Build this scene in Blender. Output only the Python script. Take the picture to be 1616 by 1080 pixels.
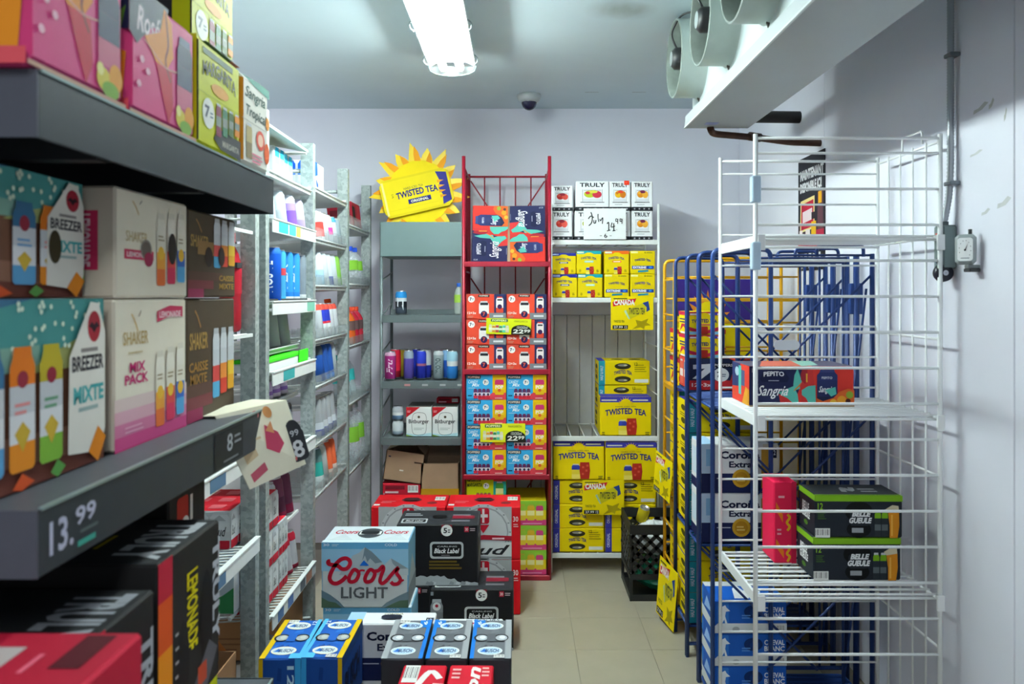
import bpy, math, random
from mathutils import Vector, Euler
random.seed(7)
SC = bpy.context.scene
COL = SC.collection
for o in list(bpy.data.objects): bpy.data.objects.remove(o)

# ------------------------------------------------------------------ camera, light, exposure
F = 1220.0                       # focal length in pixels of the 1616-wide frame
EYE = 1.43                       # camera height
cd = bpy.data.cameras.new('camera')
cam = bpy.data.objects.new('camera', cd); COL.objects.link(cam)
cam.location = (0, 0, EYE); cam.rotation_euler = (math.pi/2, 0, 0)
cd.sensor_width = 36; cd.lens = F/1616*36
cd.shift_x = -10/1616; cd.shift_y = -75/1616
cd.clip_start = .05
cd.dof.use_dof = True; cd.dof.focus_distance = 3.4; cd.dof.aperture_fstop = 4.5
SC.camera = cam
w = bpy.data.worlds.new('world'); SC.world = w; w.use_nodes = True
w.node_tree.nodes['Background'].inputs[0].default_value = (.75, .85, 1, 1)
w.node_tree.nodes['Background'].inputs[1].default_value = .15
SC.view_settings.view_transform = 'Standard'; SC.view_settings.look = 'None'
SC.view_settings.gamma = 1; SC.view_settings.use_curve_mapping = False
SC.view_settings.exposure = 0.56
TUBE = 112.0                      # emission of the fluorescent tubes in view
def area(name, loc, rot, sx, sy, power, col):
    l = bpy.data.lights.new(name, 'AREA'); l.shape = 'RECTANGLE'; l.size = sx; l.size_y = sy
    l.energy = power; l.color = col
    o = bpy.data.objects.new(name, l); COL.objects.link(o); o.location = loc; o.rotation_euler = rot
    return o
# lamps of the glass doors on the far side of the drink racks, and the second ceiling fixture behind the camera
area('door_lamp', (-2.0, 3.1, 1.1), (0, -math.pi/2, .6), 1.7, 1.3, 15, (1, .98, .99))
area('rear_ceiling_lamp', (-.1, -.6, 2.38), (0, 0, 0), .3, 1.2, 24, (.9, .97, 1))

# ------------------------------------------------------------------ helpers
def lin(c):
    return c/12.92 if c <= .04045 else ((c+.055)/1.055)**2.4
def rgb(h):
    h = h.lstrip('#'); return tuple(lin(int(h[i:i+2], 16)/255) for i in (0, 2, 4))
MATS = {}
def M(h, rough=.5, metal=0., noise=.06, scale=40., bump=0., kind=''):
    k = (h, rough, metal, noise, scale, bump, kind)
    if k in MATS: return MATS[k]
    m = bpy.data.materials.new('surface_' + h.strip('#') + kind); m.use_nodes = True
    nt = m.node_tree; b = nt.nodes['Principled BSDF']
    c = rgb(h)
    b.inputs['Roughness'].default_value = rough; b.inputs['Metallic'].default_value = metal
    if rough in (.58, .46): b.inputs['Specular IOR Level'].default_value = .16
    tc = nt.nodes.new('ShaderNodeTexCoord'); n = nt.nodes.new('ShaderNodeTexNoise')
    n.inputs['Scale'].default_value = scale; n.inputs['Detail'].default_value = 3
    nt.links.new(tc.outputs['Object'], n.inputs['Vector'])
    r = nt.nodes.new('ShaderNodeMix'); r.data_type = 'RGBA'
    r.inputs[6].default_value = (*[x*(1-noise) for x in c], 1); r.inputs[7].default_value = (*[min(1, x*(1+noise)) for x in c], 1)
    nt.links.new(n.outputs['Fac'], r.inputs[0]); nt.links.new(r.outputs[2], b.inputs['Base Color'])
    if bump:
        bp = nt.nodes.new('ShaderNodeBump'); bp.inputs['Strength'].default_value = bump; bp.inputs['Distance'].default_value = .004
        nt.links.new(n.outputs['Fac'], bp.inputs['Height']); nt.links.new(bp.outputs['Normal'], b.inputs['Normal'])
    MATS[k] = m; return m
def P(h): return M(h, .58, 0, .04, 30)            # printed card
def galv():
    if 'galv' in MATS: return MATS['galv']
    m = bpy.data.materials.new('galvanised_steel'); m.use_nodes = True; nt = m.node_tree; b = nt.nodes['Principled BSDF']
    tc = nt.nodes.new('ShaderNodeTexCoord'); v = nt.nodes.new('ShaderNodeTexVoronoi'); v.inputs['Scale'].default_value = 85
    n = nt.nodes.new('ShaderNodeTexNoise'); n.inputs['Scale'].default_value = 18; n.inputs['Detail'].default_value = 6
    mx = nt.nodes.new('ShaderNodeMath'); mx.operation = 'ADD'
    sep = nt.nodes.new('ShaderNodeSeparateColor')
    nt.links.new(tc.outputs['Object'], v.inputs['Vector']); nt.links.new(tc.outputs['Object'], n.inputs['Vector'])
    nt.links.new(v.outputs['Color'], sep.inputs[0]); nt.links.new(sep.outputs[0], mx.inputs[0]); nt.links.new(n.outputs['Fac'], mx.inputs[1])
    cr = nt.nodes.new('ShaderNodeValToRGB'); cr.color_ramp.elements[0].color = (.27, .32, .315, 1); cr.color_ramp.elements[1].color = (.46, .52, .51, 1)
    cr.color_ramp.elements[0].position = .3; cr.color_ramp.elements[1].position = 1
    mm = nt.nodes.new('ShaderNodeMath'); mm.operation = 'MULTIPLY'; mm.inputs[1].default_value = .62
    nt.links.new(mx.outputs[0], mm.inputs[0]); nt.links.new(mm.outputs[0], cr.inputs[0]); nt.links.new(cr.outputs[0], b.inputs['Base Color'])
    b.inputs['Metallic'].default_value = .35; b.inputs['Roughness'].default_value = .5
    MATS['galv'] = m; return m
def clear(name, col, alpha, rough=.1):
    if name in MATS: return MATS[name]
    m = bpy.data.materials.new(name); m.use_nodes = True; nt = m.node_tree; b = nt.nodes['Principled BSDF']
    b.inputs['Base Color'].default_value = (*rgb(col), 1); b.inputs['Roughness'].default_value = rough
    n = nt.nodes.new('ShaderNodeTexNoise'); n.inputs['Scale'].default_value = 25
    mr = nt.nodes.new('ShaderNodeMapRange'); mr.inputs[3].default_value = alpha*.8; mr.inputs[4].default_value = min(1, alpha*1.2)
    nt.links.new(n.outputs['Fac'], mr.inputs[0]); nt.links.new(mr.outputs[0], b.inputs['Alpha'])
    MATS[name] = m; return m
def emit(name, col, s):
    m = bpy.data.materials.new(name); m.use_nodes = True; b = m.node_tree.nodes['Principled BSDF']
    b.inputs['Base Color'].default_value = (1, 1, 1, 1)
    b.inputs['Emission Color'].default_value = (*col, 1); b.inputs['Emission Strength'].default_value = s
    return m

def wx(px, y): return (px-818)*y/F
def wz(py, y): return EYE-(py-465)*y/F
def at(px, py, y): return Vector((wx(px, y), y, wz(py, y)))

class MB:
    def __init__(s): s.v = []; s.f = []; s.mi = []; s.mats = []; s.sm = []
    def mat(s, m):
        if m not in s.mats: s.mats.append(m)
        return s.mats.index(m)
    def face(s, pts, m, smooth=False):
        b = len(s.v); s.v += [tuple(p) for p in pts]; s.f.append(tuple(range(b, b+len(pts)))); s.mi.append(s.mat(m)); s.sm.append(smooth)
    def raw(s, v, f, m, smooth=False):
        b = len(s.v); s.v += [tuple(p) for p in v]; i = s.mat(m)
        for q in f: s.f.append(tuple(b+x for x in q)); s.mi.append(i); s.sm.append(smooth)
    def box(s, a, b, m, ch=0., fm=None):
        x0, y0, z0 = a; x1, y1, z1 = b
        if ch <= 0:
            v = [(x0,y0,z0),(x1,y0,z0),(x1,y1,z0),(x0,y1,z0),(x0,y0,z1),(x1,y0,z1),(x1,y1,z1),(x0,y1,z1)]
            fs = [('B',(0,3,2,1)),('T',(4,5,6,7)),('F',(0,1,5,4)),('R',(1,2,6,5)),('K',(2,3,7,6)),('L',(3,0,4,7))]
            b0 = len(s.v); s.v += v
            for k, q in fs:
                s.f.append(tuple(b0+i for i in q)); s.mi.append(s.mat((fm or {}).get(k, m))); s.sm.append(False)
            return
        c = ch; V = {}; b0 = len(s.v)
        for i, x in enumerate((x0, x1)):
            for j, y in enumerate((y0, y1)):
                for k, z in enumerate((z0, z1)):
                    sx, sy, sz = (c, -c)[i], (c, -c)[j], (c, -c)[k]
                    for ax, p in enumerate(((x, y+sy, z+sz), (x+sx, y, z+sz), (x+sx, y+sy, z))):
                        V[i, j, k, ax] = len(s.v); s.v.append(p)
        def add(q, mm): s.f.append(tuple(q)); s.mi.append(s.mat(mm)); s.sm.append(False)
        g = lambda k: (fm or {}).get(k, m)
        add([V[0,0,0,1],V[1,0,0,1],V[1,0,1,1],V[0,0,1,1]], g('F')); add([V[1,1,0,1],V[0,1,0,1],V[0,1,1,1],V[1,1,1,1]], g('K'))
        add([V[1,0,0,0],V[1,1,0,0],V[1,1,1,0],V[1,0,1,0]], g('R')); add([V[0,1,0,0],V[0,0,0,0],V[0,0,1,0],V[0,1,1,0]], g('L'))
        add([V[0,0,1,2],V[1,0,1,2],V[1,1,1,2],V[0,1,1,2]], g('T')); add([V[0,1,0,2],V[1,1,0,2],V[1,0,0,2],V[0,0,0,2]], g('B'))
        for j in (0, 1):
            for k in (0, 1): add([V[0,j,k,1],V[1,j,k,1],V[1,j,k,2],V[0,j,k,2]], g('F') if j == 0 else g('K'))
        for i in (0, 1):
            for k in (0, 1): add([V[i,0,k,0],V[i,1,k,0],V[i,1,k,2],V[i,0,k,2]], g('L') if i == 0 else g('R'))
        for i in (0, 1):
            for j in (0, 1): add([V[i,j,0,0],V[i,j,1,0],V[i,j,1,1],V[i,j,0,1]], g('L') if i == 0 else g('R'))
        for i in (0, 1):
            for j in (0, 1):
                for k in (0, 1): add([V[i,j,k,0],V[i,j,k,1],V[i,j,k,2]], m)
    def tube(s, pts, r, m, n=8, cap=True):
        pts = [Vector(p) for p in pts]; rings = []; prev = None
        for i, p in enumerate(pts):
            d = (pts[min(i+1, len(pts)-1)]-pts[max(i-1, 0)]).normalized()
            if prev is None:
                a = d.orthogonal().normalized()
            else:
                a = (prev-d*prev.dot(d)).normalized()
            prev = a; b = d.cross(a); b0 = len(s.v); rr = r[i] if isinstance(r, (list, tuple)) else r
            for k in range(n):
                t = 2*math.pi*k/n; s.v.append(tuple(p+a*math.cos(t)*rr+b*math.sin(t)*rr))
            rings.append(b0)
        i_m = s.mat(m)
        for A, B in zip(rings, rings[1:]):
            for k in range(n):
                s.f.append((A+k, A+(k+1) % n, B+(k+1) % n, B+k)); s.mi.append(i_m); s.sm.append(True)
        if cap:
            for A, rev in ((rings[0], True), (rings[-1], False)):
                q = list(range(A, A+n)); s.f.append(tuple(q[::-1] if rev else q)); s.mi.append(i_m); s.sm.append(False)
    def lathe(s, prof, m, n=20, axis='Z', o=(0, 0, 0), mats=None, smooth=True):
        o = Vector(o); b0 = len(s.v)
        for r, h in prof:
            for k in range(n):
                t = 2*math.pi*k/n; x, y = r*math.cos(t), r*math.sin(t)
                p = {'Z': (x, y, h), 'X': (h, x, y), 'Y': (y, h, x)}[axis]
                s.v.append(tuple(o+Vector(p)))
        for i in range(len(prof)-1):
            mm = s.mat(mats[i] if mats else m)
            for k in range(n):
                s.f.append((b0+i*n+k, b0+i*n+(k+1) % n, b0+(i+1)*n+(k+1) % n, b0+(i+1)*n+k)); s.mi.append(mm); s.sm.append(smooth)
    def prism(s, poly, d0, d1, m, plane='XZ', side=None):
        def q(p, d): return {'XZ': (p[0], d, p[1]), 'XY': (p[0], p[1], d), 'YZ': (d, p[0], p[1])}[plane]
        n = len(poly); b0 = len(s.v)
        s.v += [q(p, d0) for p in poly]+[q(p, d1) for p in poly]
        s.f.append(tuple(range(b0, b0+n))); s.mi.append(s.mat(m)); s.sm.append(False)
        s.f.append(tuple(range(b0+2*n-1, b0+n-1, -1))); s.mi.append(s.mat(m)); s.sm.append(False)
        for k in range(n):
            s.f.append((b0+k, b0+n+k, b0+n+(k+1) % n, b0+(k+1) % n)); s.mi.append(s.mat(side or m)); s.sm.append(False)
    def mesh(s, name, off=(0, 0, 0)):
        me = bpy.data.meshes.new(name)
        ox, oy, oz = off
        me.from_pydata([(x-ox, y-oy, z-oz) for x, y, z in s.v], [], s.f)
        for m in s.mats: me.materials.append(m)
        me.polygons.foreach_set('material_index', s.mi); me.polygons.foreach_set('use_smooth', s.sm)
        me.update(); return me

def link(name, me, parent=None, loc=(0, 0, 0), rot=None):
    o = bpy.data.objects.new(name, me); COL.objects.link(o)
    if parent is not None: o.parent = parent
    o.location = loc
    if rot is not None: o.rotation_euler = rot
    return o
def tag(o, label=None, cat=None, group=None, kind=None):
    for k, v in (('label', label), ('category', cat), ('group', group), ('kind', kind)):
        if v: o[k] = v
    return o
def thing(name, label, cat, loc, group=None, rot=None):
    return tag(link(name, None, None, loc, rot), label, cat, group)
def part(name, mb, parent, world=True, label=None):
    off = parent_origin(parent) if world else (0, 0, 0)
    o = link(name, mb.mesh(name, off), parent)
    if label: o['label'] = label
    return o
def parent_origin(p):
    v = Vector((0, 0, 0))
    while p is not None: v += p.location; p = p.parent
    return v
RODS = {}
def rod(name, a, b, r, m, parent, n=8):
    a = Vector(a); b = Vector(b); L = (b-a).length; k = (round(L, 3), r, m.name, n)
    if k not in RODS:
        q = MB(); q.tube([(0, 0, -L/2), (0, 0, L/2)], r, m, n); RODS[k] = q.mesh(name)
    o = link(name, RODS[k], parent, (a+b)/2-parent_origin(parent))
    o.rotation_mode = 'QUATERNION'; o.rotation_quaternion = Vector((0, 0, 1)).rotation_difference((b-a).normalized())
    return o
def bent(pts, rad=.03, n=4):
    pts = [Vector(p) for p in pts]; out = [pts[0]]
    for i in range(1, len(pts)-1):
        a, p, b = pts[i-1], pts[i], pts[i+1]; da = (a-p).normalized(); db = (b-p).normalized()
        r = min(rad, (a-p).length/2, (b-p).length/2)
        for k in range(n+1):
            t = k/n; out.append((1-t)**2*(p+da*r)+2*t*(1-t)*p+t*t*(p+db*r))
    return out+[pts[-1]]
def wire(name, pts, r, m, parent, n=8):
    q = MB(); q.tube(pts, r, m, n); return part(name, q, parent)
def slab(name, a, b, m, parent, ch=0., label=None):
    q = MB(); q.box(a, b, m, ch); return part(name, q, parent, True, label)

# ---- flat print -----------------------------------------------------------
TXT = {}
def text_geo(s, shear, bold):
    k = (s, shear, bold)
    if k not in TXT:
        c = bpy.data.curves.new('lettering', 'FONT'); c.body = s; c.resolution_u = 2; c.shear = shear; c.offset = bold
        o = bpy.data.objects.new('lettering', c); me = o.to_mesh()
        v = [(p.co.x, p.co.y) for p in me.vertices]; f = [tuple(p.vertices) for p in me.polygons]
        o.to_mesh_clear(); bpy.data.objects.remove(o); bpy.data.curves.remove(c)
        x0 = min(p[0] for p in v); x1 = max(p[0] for p in v); y0 = min(p[1] for p in v); y1 = max(p[1] for p in v)
        TXT[k] = ([((x-x0)/(x1-x0), (y-y0)/(y1-y0)) for x, y in v], f)
    return TXT[k]
class Art:
    """prints polygons on one face; u, v run 0..1 over the face"""
    def __init__(s, mb, o, U, V, N): s.mb = mb; s.o = Vector(o); s.U = Vector(U); s.V = Vector(V); s.N = Vector(N); s.k = 0; s.asp = s.U.length/s.V.length
    def q(s, u, v): return s.o+s.U*u+s.V*v+s.N*(.0006+.00007*s.k)
    def poly(s, pts, c): s.mb.face([s.q(u, v) for u, v in pts], P(c)); s.k += 1
    def rect(s, u0, v0, u1, v1, c): s.poly([(u0, v0), (u1, v0), (u1, v1), (u0, v1)], c)
    def rr(s, u0, v0, u1, v1, c, r=.03):
        rv = r*s.asp; p = []
        for cu, cv, a0 in ((u1-r, v0+rv, -90), (u1-r, v1-rv, 0), (u0+r, v1-rv, 90), (u0+r, v0+rv, 180)):
            for k in range(4):
                a = math.radians(a0+30*k); p.append((cu+r*math.cos(a), cv+rv*math.sin(a)))
        s.poly(p, c)
    def ell(s, u, v, ru, c, rv=None, n=18, a0=0, a1=360):
        rv = ru*s.asp if rv is None else rv
        s.poly([(u+ru*math.cos(math.radians(a0+(a1-a0)*k/n)), v+rv*math.sin(math.radians(a0+(a1-a0)*k/n))) for k in range(n if a1-a0 >= 360 else n+1)], c)
    def text(s, u0, v0, u1, v1, t, c, shear=0., bold=.012, rot=0, arc=0.):
        P2, f = text_geo(t, shear, bold); out = []
        for x, y in P2:
            if rot == 90: x, y = 1-y, x
            elif rot == -90: x, y = y, 1-x
            elif rot == 180: x, y = 1-x, 1-y
            yy = y+(arc*(1-(2*x-1)**2) if arc else 0)
            out.append(s.q(u0+x*(u1-u0), v0+yy*(v1-v0)))
        s.mb.raw(out, f, P(c)); s.k += 1
    def stroke(s, pts, wd, c, close=False, n=5):
        """smooth ribbon; wd is a fraction of the face height"""
        pts = [(p[0]*s.asp, p[1]) for p in pts]; m = len(pts); path = []
        for i in range(m if close else m-1):
            g = lambda j: pts[j % m] if close else pts[max(0, min(m-1, j))]
            a, b, d, e = g(i-1), g(i), g(i+1), g(i+2)
            for k in range(n):
                t = k/n
                path.append(tuple(.5*(2*b[x]+(d[x]-a[x])*t+(2*a[x]-5*b[x]+4*d[x]-e[x])*t*t+(3*b[x]-a[x]-3*d[x]+e[x])*t**3) for x in (0, 1)))
        path.append(path[0] if close else pts[-1]); L = []; R = []
        for i, p in enumerate(path):
            a = path[i-1] if i else (path[-2] if close else p); b = path[i+1] if i+1 < len(path) else (path[1] if close else p)
            dx, dy = b[0]-a[0], b[1]-a[1]; l = math.hypot(dx, dy) or 1; nx, ny = -dy/l*wd/2, dx/l*wd/2
            L.append((p[0]+nx, p[1]+ny)); R.append((p[0]-nx, p[1]-ny))
        m = P(c)
        V = [s.q(x/s.asp, y) for x, y in L+R]; n = len(L)
        s.mb.raw(V, [(i, i+1, n+i+1, n+i) for i in range(n-1)], m); s.k += 1
    def lines(s, u0, v0, u1, v1, n, c, fill=.45):
        """rows of small print"""
        h = (v1-v0)/n; m = P(c); rnd = random.Random(int(u0*999+v0*77)+n)
        for i in range(n):
            a = v0+h*i; x = u1-(u1-u0)*rnd.random()*.3
            s.mb.face([s.q(u0, a), s.q(x, a), s.q(x, a+h*fill), s.q(u0, a+h*fill)], m)
        s.k += 1
    def bars(s, u0, v0, u1, v1, rot=False):
        s.rect(u0, v0, u1, v1, '#e8e8e4'); m = P('#26262a'); n = 9
        for i in range(n):
            t0 = (i+.25)/n; t1 = (i+.25+(.3, .5, .2)[i % 3])/n
            if rot: a = (u0+.1*(u1-u0), v0+t0*(v1-v0), u1-.1*(u1-u0), v0+t1*(v1-v0))
            else: a = (u0+t0*(u1-u0), v0+.25*(v1-v0), u0+t1*(u1-u0), v1-.1*(v1-v0))
            s.mb.face([s.q(a[0], a[1]), s.q(a[2], a[1]), s.q(a[2], a[3]), s.q(a[0], a[3])], m)
        s.k += 1
    def can(s, u0, v0, u1, v1, cols, top='#c9ccd0'):
        """picture of an upright can, bands from the bottom up"""
        w = u1-u0; h = v1-v0; n = len(cols)
        s.poly([(u0+.12*w, v1-.08*h), (u1-.12*w, v1-.08*h), (u1-.16*w, v1), (u0+.16*w, v1)], top)
        for i, c in enumerate(cols):
            a = v0+h*.92*i/n; b = v0+h*.92*(i+1)/n; last = i == n-1
            s.poly([(u0+(.1*w if i == 0 else 0), a), (u1-(.1*w if i == 0 else 0), a), (u1, a+.03*h), (u1, b-(.08*h if last else 0)), (u1-(.12*w if last else 0), b), (u0+(.12*w if last else 0), b), (u0, b-(.08*h if last else 0)), (u0, a+.03*h)], c)
def frames(w, d, h):
    return {'F': ((-w/2, -d/2, 0), (w, 0, 0), (0, 0, h), (0, -1, 0)), 'R': ((w/2, -d/2, 0), (0, d, 0), (0, 0, h), (1, 0, 0)),
            'L': ((-w/2, d/2, 0), (0, -d, 0), (0, 0, h), (-1, 0, 0)), 'T': ((-w/2, -d/2, h), (w, 0, 0), (0, d, 0), (0, 0, 1))}
CART = {}
def carton(name, key, size, loc, label, cat='box', group=None, rot=(0, 0, 0), parts=None, ch=.004):
    """a printed carton: body mesh with its printing as a part; loc is the middle of its base"""
    w, d, h = size; k = (key,)+tuple(round(x, 3) for x in size)
    base, arts = DES[key]
    if k not in CART:
        b = MB(); fm = {f: P(c) for f, c in base.items() if f != '*'}
        b.box((-w/2, -d/2, 0), (w/2, d/2, h), P(base['*']), min(ch, h*.2, d*.2), fm)
        q = MB(); fr = frames(w, d, h)
        for f, fn in arts.items(): fn(Art(q, *fr[f]))
        CART[k] = (b.mesh(name), q.mesh('printing'))
    o = link(name, CART[k][0], None, loc, rot); tag(o, label, cat, group)
    if len(CART[k][1].polygons): link('printing', CART[k][1], o)
    if parts: parts(o, w, d, h)
    return o
def slot(o, f, u, v, ru, rv, w, d, h, c='#15151a', name='handle_opening'):
    """a grip cut-out: its inner shade painted as a flat dark patch"""
    fr = frames(w, d, h)[f]; k = ('slot', f, u, v, ru, rv, round(w, 3), round(d, 3), round(h, 3), c)
    if k not in CART:
        q = MB(); a = Art(q, *fr); a.k = 50
        n = 16; ring = [(u+ru*math.copysign(abs(math.cos(2*math.pi*i/n))**.6, math.cos(2*math.pi*i/n)), v+rv*math.copysign(abs(math.sin(2*math.pi*i/n))**.8, math.sin(2*math.pi*i/n))) for i in range(n)]
        a.poly(ring, c); CART[k] = q.mesh(name)
    return link(name, CART[k], o)
CANS = {}
def can(loc, h, r, bands, label, cat='can', group=None, tilt=None, name='drink_can', top='#c4c8cc', deco=None):
    """bands: [(height fraction, colour)] from the bottom up"""
    k = (h, r, tuple(bands), deco)
    if k not in CANS:
        q = MB(); m = M(top, .3, .9); prof = [(0.001, .004), (r*.7, .003), (r*.78, 0), (r*.97, .008)]; mats = [m, m, m]; z = .008; Z1 = h-.016
        for f, c in bands:
            z2 = .008+(Z1-.008)*f; prof += [(r, z+.0005), (r, z2)]; mats += [P(c) if c != 'metal' else m]*2; z = z2
        prof += [(r*.83, h-.004)]; mats += [mats[-1]]
        q.lathe(prof, m, 18, mats=mats)
        l = MB(); l.lathe([(r*.83, h-.004), (r*.86, h), (r*.80, h), (r*.78, h-.006), (.001, h-.006)], m, 18)
        l.box((-.004, -.011, h-.0055), (.004, .009, h-.004), m)
        d = MB()
        if deco:
            txt, c, sh = deco; P2, f = text_geo(txt, sh, .02)
            vs = []
            for x, y in P2:      # lettering running up the can, wrapped round its front
                a = -math.pi/2+(-y+.5)*1.1 if h > 3*r else -math.pi/2+(x-.5)*1.6
                zz = h*(.2+.55*x) if h > 3*r else h*(.4+.2*y)
                vs.append(((r+.0006)*math.cos(a), (r+.0006)*math.sin(a), zz))
            d.raw(vs, f, P(c))
        CANS[k] = (q.mesh(name), l.mesh('lid'), d.mesh('lettering') if deco else None)
    o = tag(link(name, CANS[k][0], None, loc, tilt), label, cat, group)
    link('lid', CANS[k][1], o)
    if CANS[k][2]: link('lettering', CANS[k][2], o)
    return o
def bottle(loc, h, r, liquid, cap, lab, label, group=None, tilt=None, alpha=.5):
    o = tag(link('drink_bottle', None, None, loc, tilt), label, 'bottle', group)
    g = clear('plastic_'+liquid, liquid, alpha, .15); b = MB()
    b.lathe([(.001, .002), (r*.8, 0), (r, .01), (r, h*.28), (r*.95, h*.33), (r, h*.38), (r, h*.66), (r*.75, h*.78), (r*.4, h*.86), (r*.38, h*.9)], g, 16); part('body', b, o, False)
    c = MB(); c.lathe([(r*.43, h*.885), (r*.45, h*.9), (r*.45, h*.985), (r*.4, h), (.001, h)], P(cap), 16); part('cap', c, o, False)
    l = MB(); l.lathe([(r*1.012, h*.38), (r*1.012, h*.63)], P(lab), 16)
    if lab == '#7fb93a':
        a = [(r*1.03*math.cos(t), r*1.03*math.sin(t)) for t in [math.radians(-150+i*12) for i in range(6)]]
        for i in range(5): l.face([(*a[i], h*.45), (*a[i+1], h*.45), (*a[i+1], h*.57), (*a[i], h*.57)], P('#27508f'))
    part('label', l, o, False)
    return o

# ------------------------------------------------------------------ printed designs
DES = {}
YEL = '#f0d400'; NAVY = '#24246e'
def tt_glass(a, u0, v0, u1, v1, c='#a5281c'):
    w = u1-u0; h = v1-v0
    a.can(u0, v0, u0+w*.44, v0+h*.9, ['#f2e06a', '#e8d23a', '#2b3790'], '#d8d6c8')
    a.poly([(u0+.48*w, v0), (u0+.94*w, v0), (u1, v1*.5+v0*.5), (u0+.95*w, v1), (u0+.46*w, v1), (u0+.42*w, v1*.5+v0*.5)], c)
    for x, y in ((.6, .3), (.8, .5), (.62, .7), (.85, .8)): a.rect(u0+w*(x-.06), v0+h*(y-.06), u0+w*(x+.06), v0+h*(y+.06), '#c65038')
def tt_front(a):
    a.rect(0, .86, 1, 1, '#3a3aa0')
    a.lines(.03, .9, .34, .95, 1, '#e6e3c0', .6); a.lines(.64, .9, .99, .95, 1, '#e6e3c0', .6)
    for k in range(9):
        t = math.radians(20*k+10); c, s = math.cos(t), math.sin(t)
        a.poly([(.5+.10*math.cos(t-.13), .79+.14*math.sin(t-.13)), (.5+.16*c, .79+.215*s), (.5+.10*math.cos(t+.13), .79+.14*math.sin(t+.13))], '#e8a224')
    a.ell(.5, .79, .115, YEL, .16, 16, 0, 180)
    a.text(.3, .735, .7, .765, 'HARD ICED TEA', '#4a4a30', 0, 0)
    a.text(.1, .5, .9, .66, 'TWISTED TEA', NAVY, 0, .03, arc=.35)
    tt_glass(a, .36, .02, .72, .45)
    a.lines(.04, .03, .1, .12, 2, '#5a5418'); a.lines(.88, .03, .97, .12, 2, '#5a5418')
DES['tea12'] = ({'*': YEL, 'T': '#3a3aa0'}, {'F': tt_front})
def tea_flat(strip):
    def f(a):
        a.rect(0, 0, .125, 1, strip); a.text(.03, .2, .09, .8, 'HALF & HALF' if strip != '#3a3aa0' else 'ORIGINAL', '#d8dcec', 0, .02, 90)
        for v, up in ((.78, 1), (.24, 0)):
            a.ell(.47, v, .16, '#33301c', .13, 16); a.ell(.47, v+(.04 if up else -.04), .1, '#8d8c86', .05, 12); a.ell(.52, v+(.04 if up else -.04), .03, '#c9c4a0', .04, 10)
        a.text(.3, .4, .65, .55, 'TWISTED TEA', NAVY, 0, .03, arc=.5)
        a.lines(.7, .55, .95, .9, 4, '#8a7c10', .3); a.text(.7, .8, .76, .93, '12', '#5c5410'); a.rect(.7, .1, .97, .24, '#e6e6dc')
    return f
for k, s in (('tea_flat_blue', '#3a3aa0'), ('tea_flat_teal', '#1f8fa0')):
    def L(a, s=s):
        for v in (.72, .28): a.ell(.5, v, .22, '#4a4414', .1, 14)
        a.lines(.2, .43, .8, .57, 2, '#6a6010')
    DES[k] = ({'*': YEL}, {'F': tea_flat(s), 'L': L, 'T': lambda a: (a.rect(0, 0, .125, 1, '#3a3aa0'), a.ell(.4, .5, .12, '#4a4414'), a.ell(.75, .5, .12, '#4a4414'))})
def tea6(kind):
    bar = {'o': '#2c3390', 't': '#1fa3ad', 'p': '#ee6f1e', 'e': None}[kind]
    def f(a):
        if bar:
            a.poly([(0, .86), (.3, .86), (.42, .93), (.58, .93), (.7, .86), (1, .86), (1, 1), (0, 1)], bar); a.rect(.02, .89, .3, .97, '#9fb0d0' if kind == 'o' else '#dfe9d0')
            a.text(.16, .6, .8, .7, 'TWISTED TEA', NAVY, 0, .03, arc=.6)
            a.rr(.32, .5, .68, .58, {'o': '#34346e', 't': '#9fe0d2', 'p': '#ee6f1e'}[kind], .02); a.lines(.36, .52, .66, .565, 1, '#f4efd0', .8)
            tt_glass(a, .38, 0, .7, .33); a.lines(.1, .1, .2, .22, 3, '#6a6010'); a.lines(.8, .1, .9, .22, 3, '#6a6010')
        else:
            a.rect(.02, .9, .3, .98, '#f6efa0'); a.text(.56, .89, .62, .97, '6', '#3a3a20'); a.lines(.64, .9, .92, .96, 2, '#77701c')
            for k in range(9):
                t = math.radians(20*k+10); a.rect(.5+.18*math.cos(t)-.008, .66+.16*math.sin(t)-.008, .5+.18*math.cos(t)+.008, .66+.16*math.sin(t)+.008, '#c9a91a')
            a.text(.16, .52, .82, .62, 'TWISTED TEA', NAVY, 0, .03, arc=.6)
            a.rect(.06, .22, .94, .36, '#1d3c96'); a.text(.1, .245, .64, .335, 'EXTREME', '#f4f4ee', 0, .05); a.ell(.8, .29, .07, '#2e86d0', .04)
            a.poly([(.3, .08), (.72, .11), (.72, .19), (.3, .16)], '#1d7f96')
    return f
for kd in 'otpe': DES['tea6'+kd] = ({'*': '#e9cf08', **({'T': {'o': '#2c3390', 't': '#1fa3ad', 'p': '#ee6f1e'}[kd]} if kd != 'e' else {})}, {'F': tea6(kd)})
def tea_variety(a):
    a.rect(0, .84, 1, 1, '#c02040'); a.rect(.05, .86, .95, .93, '#efe6e0'); a.ell(.5, .8, .2, YEL, .16); a.rect(.7, .86, .92, .97, '#3a3aa0')
    a.text(.1, .5, .92, .66, 'TWISTED TEA', NAVY, 0, .03, arc=.2); a.rect(.3, .4, .7, .48, '#d8784a')
    a.poly([(0, .36), (.4, .2), (.4, .05), (0, .2)], '#c02040'); a.poly([(1, .36), (.6, .2), (.6, .05), (1, .2)], '#c02040')
    a.rect(0, .02, .3, .14, '#8fc8dc'); a.rect(.72, .02, 1, .14, '#8fc8dc'); a.rr(.4, .02, .62, .36, '#a5281c', .03)
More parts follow.
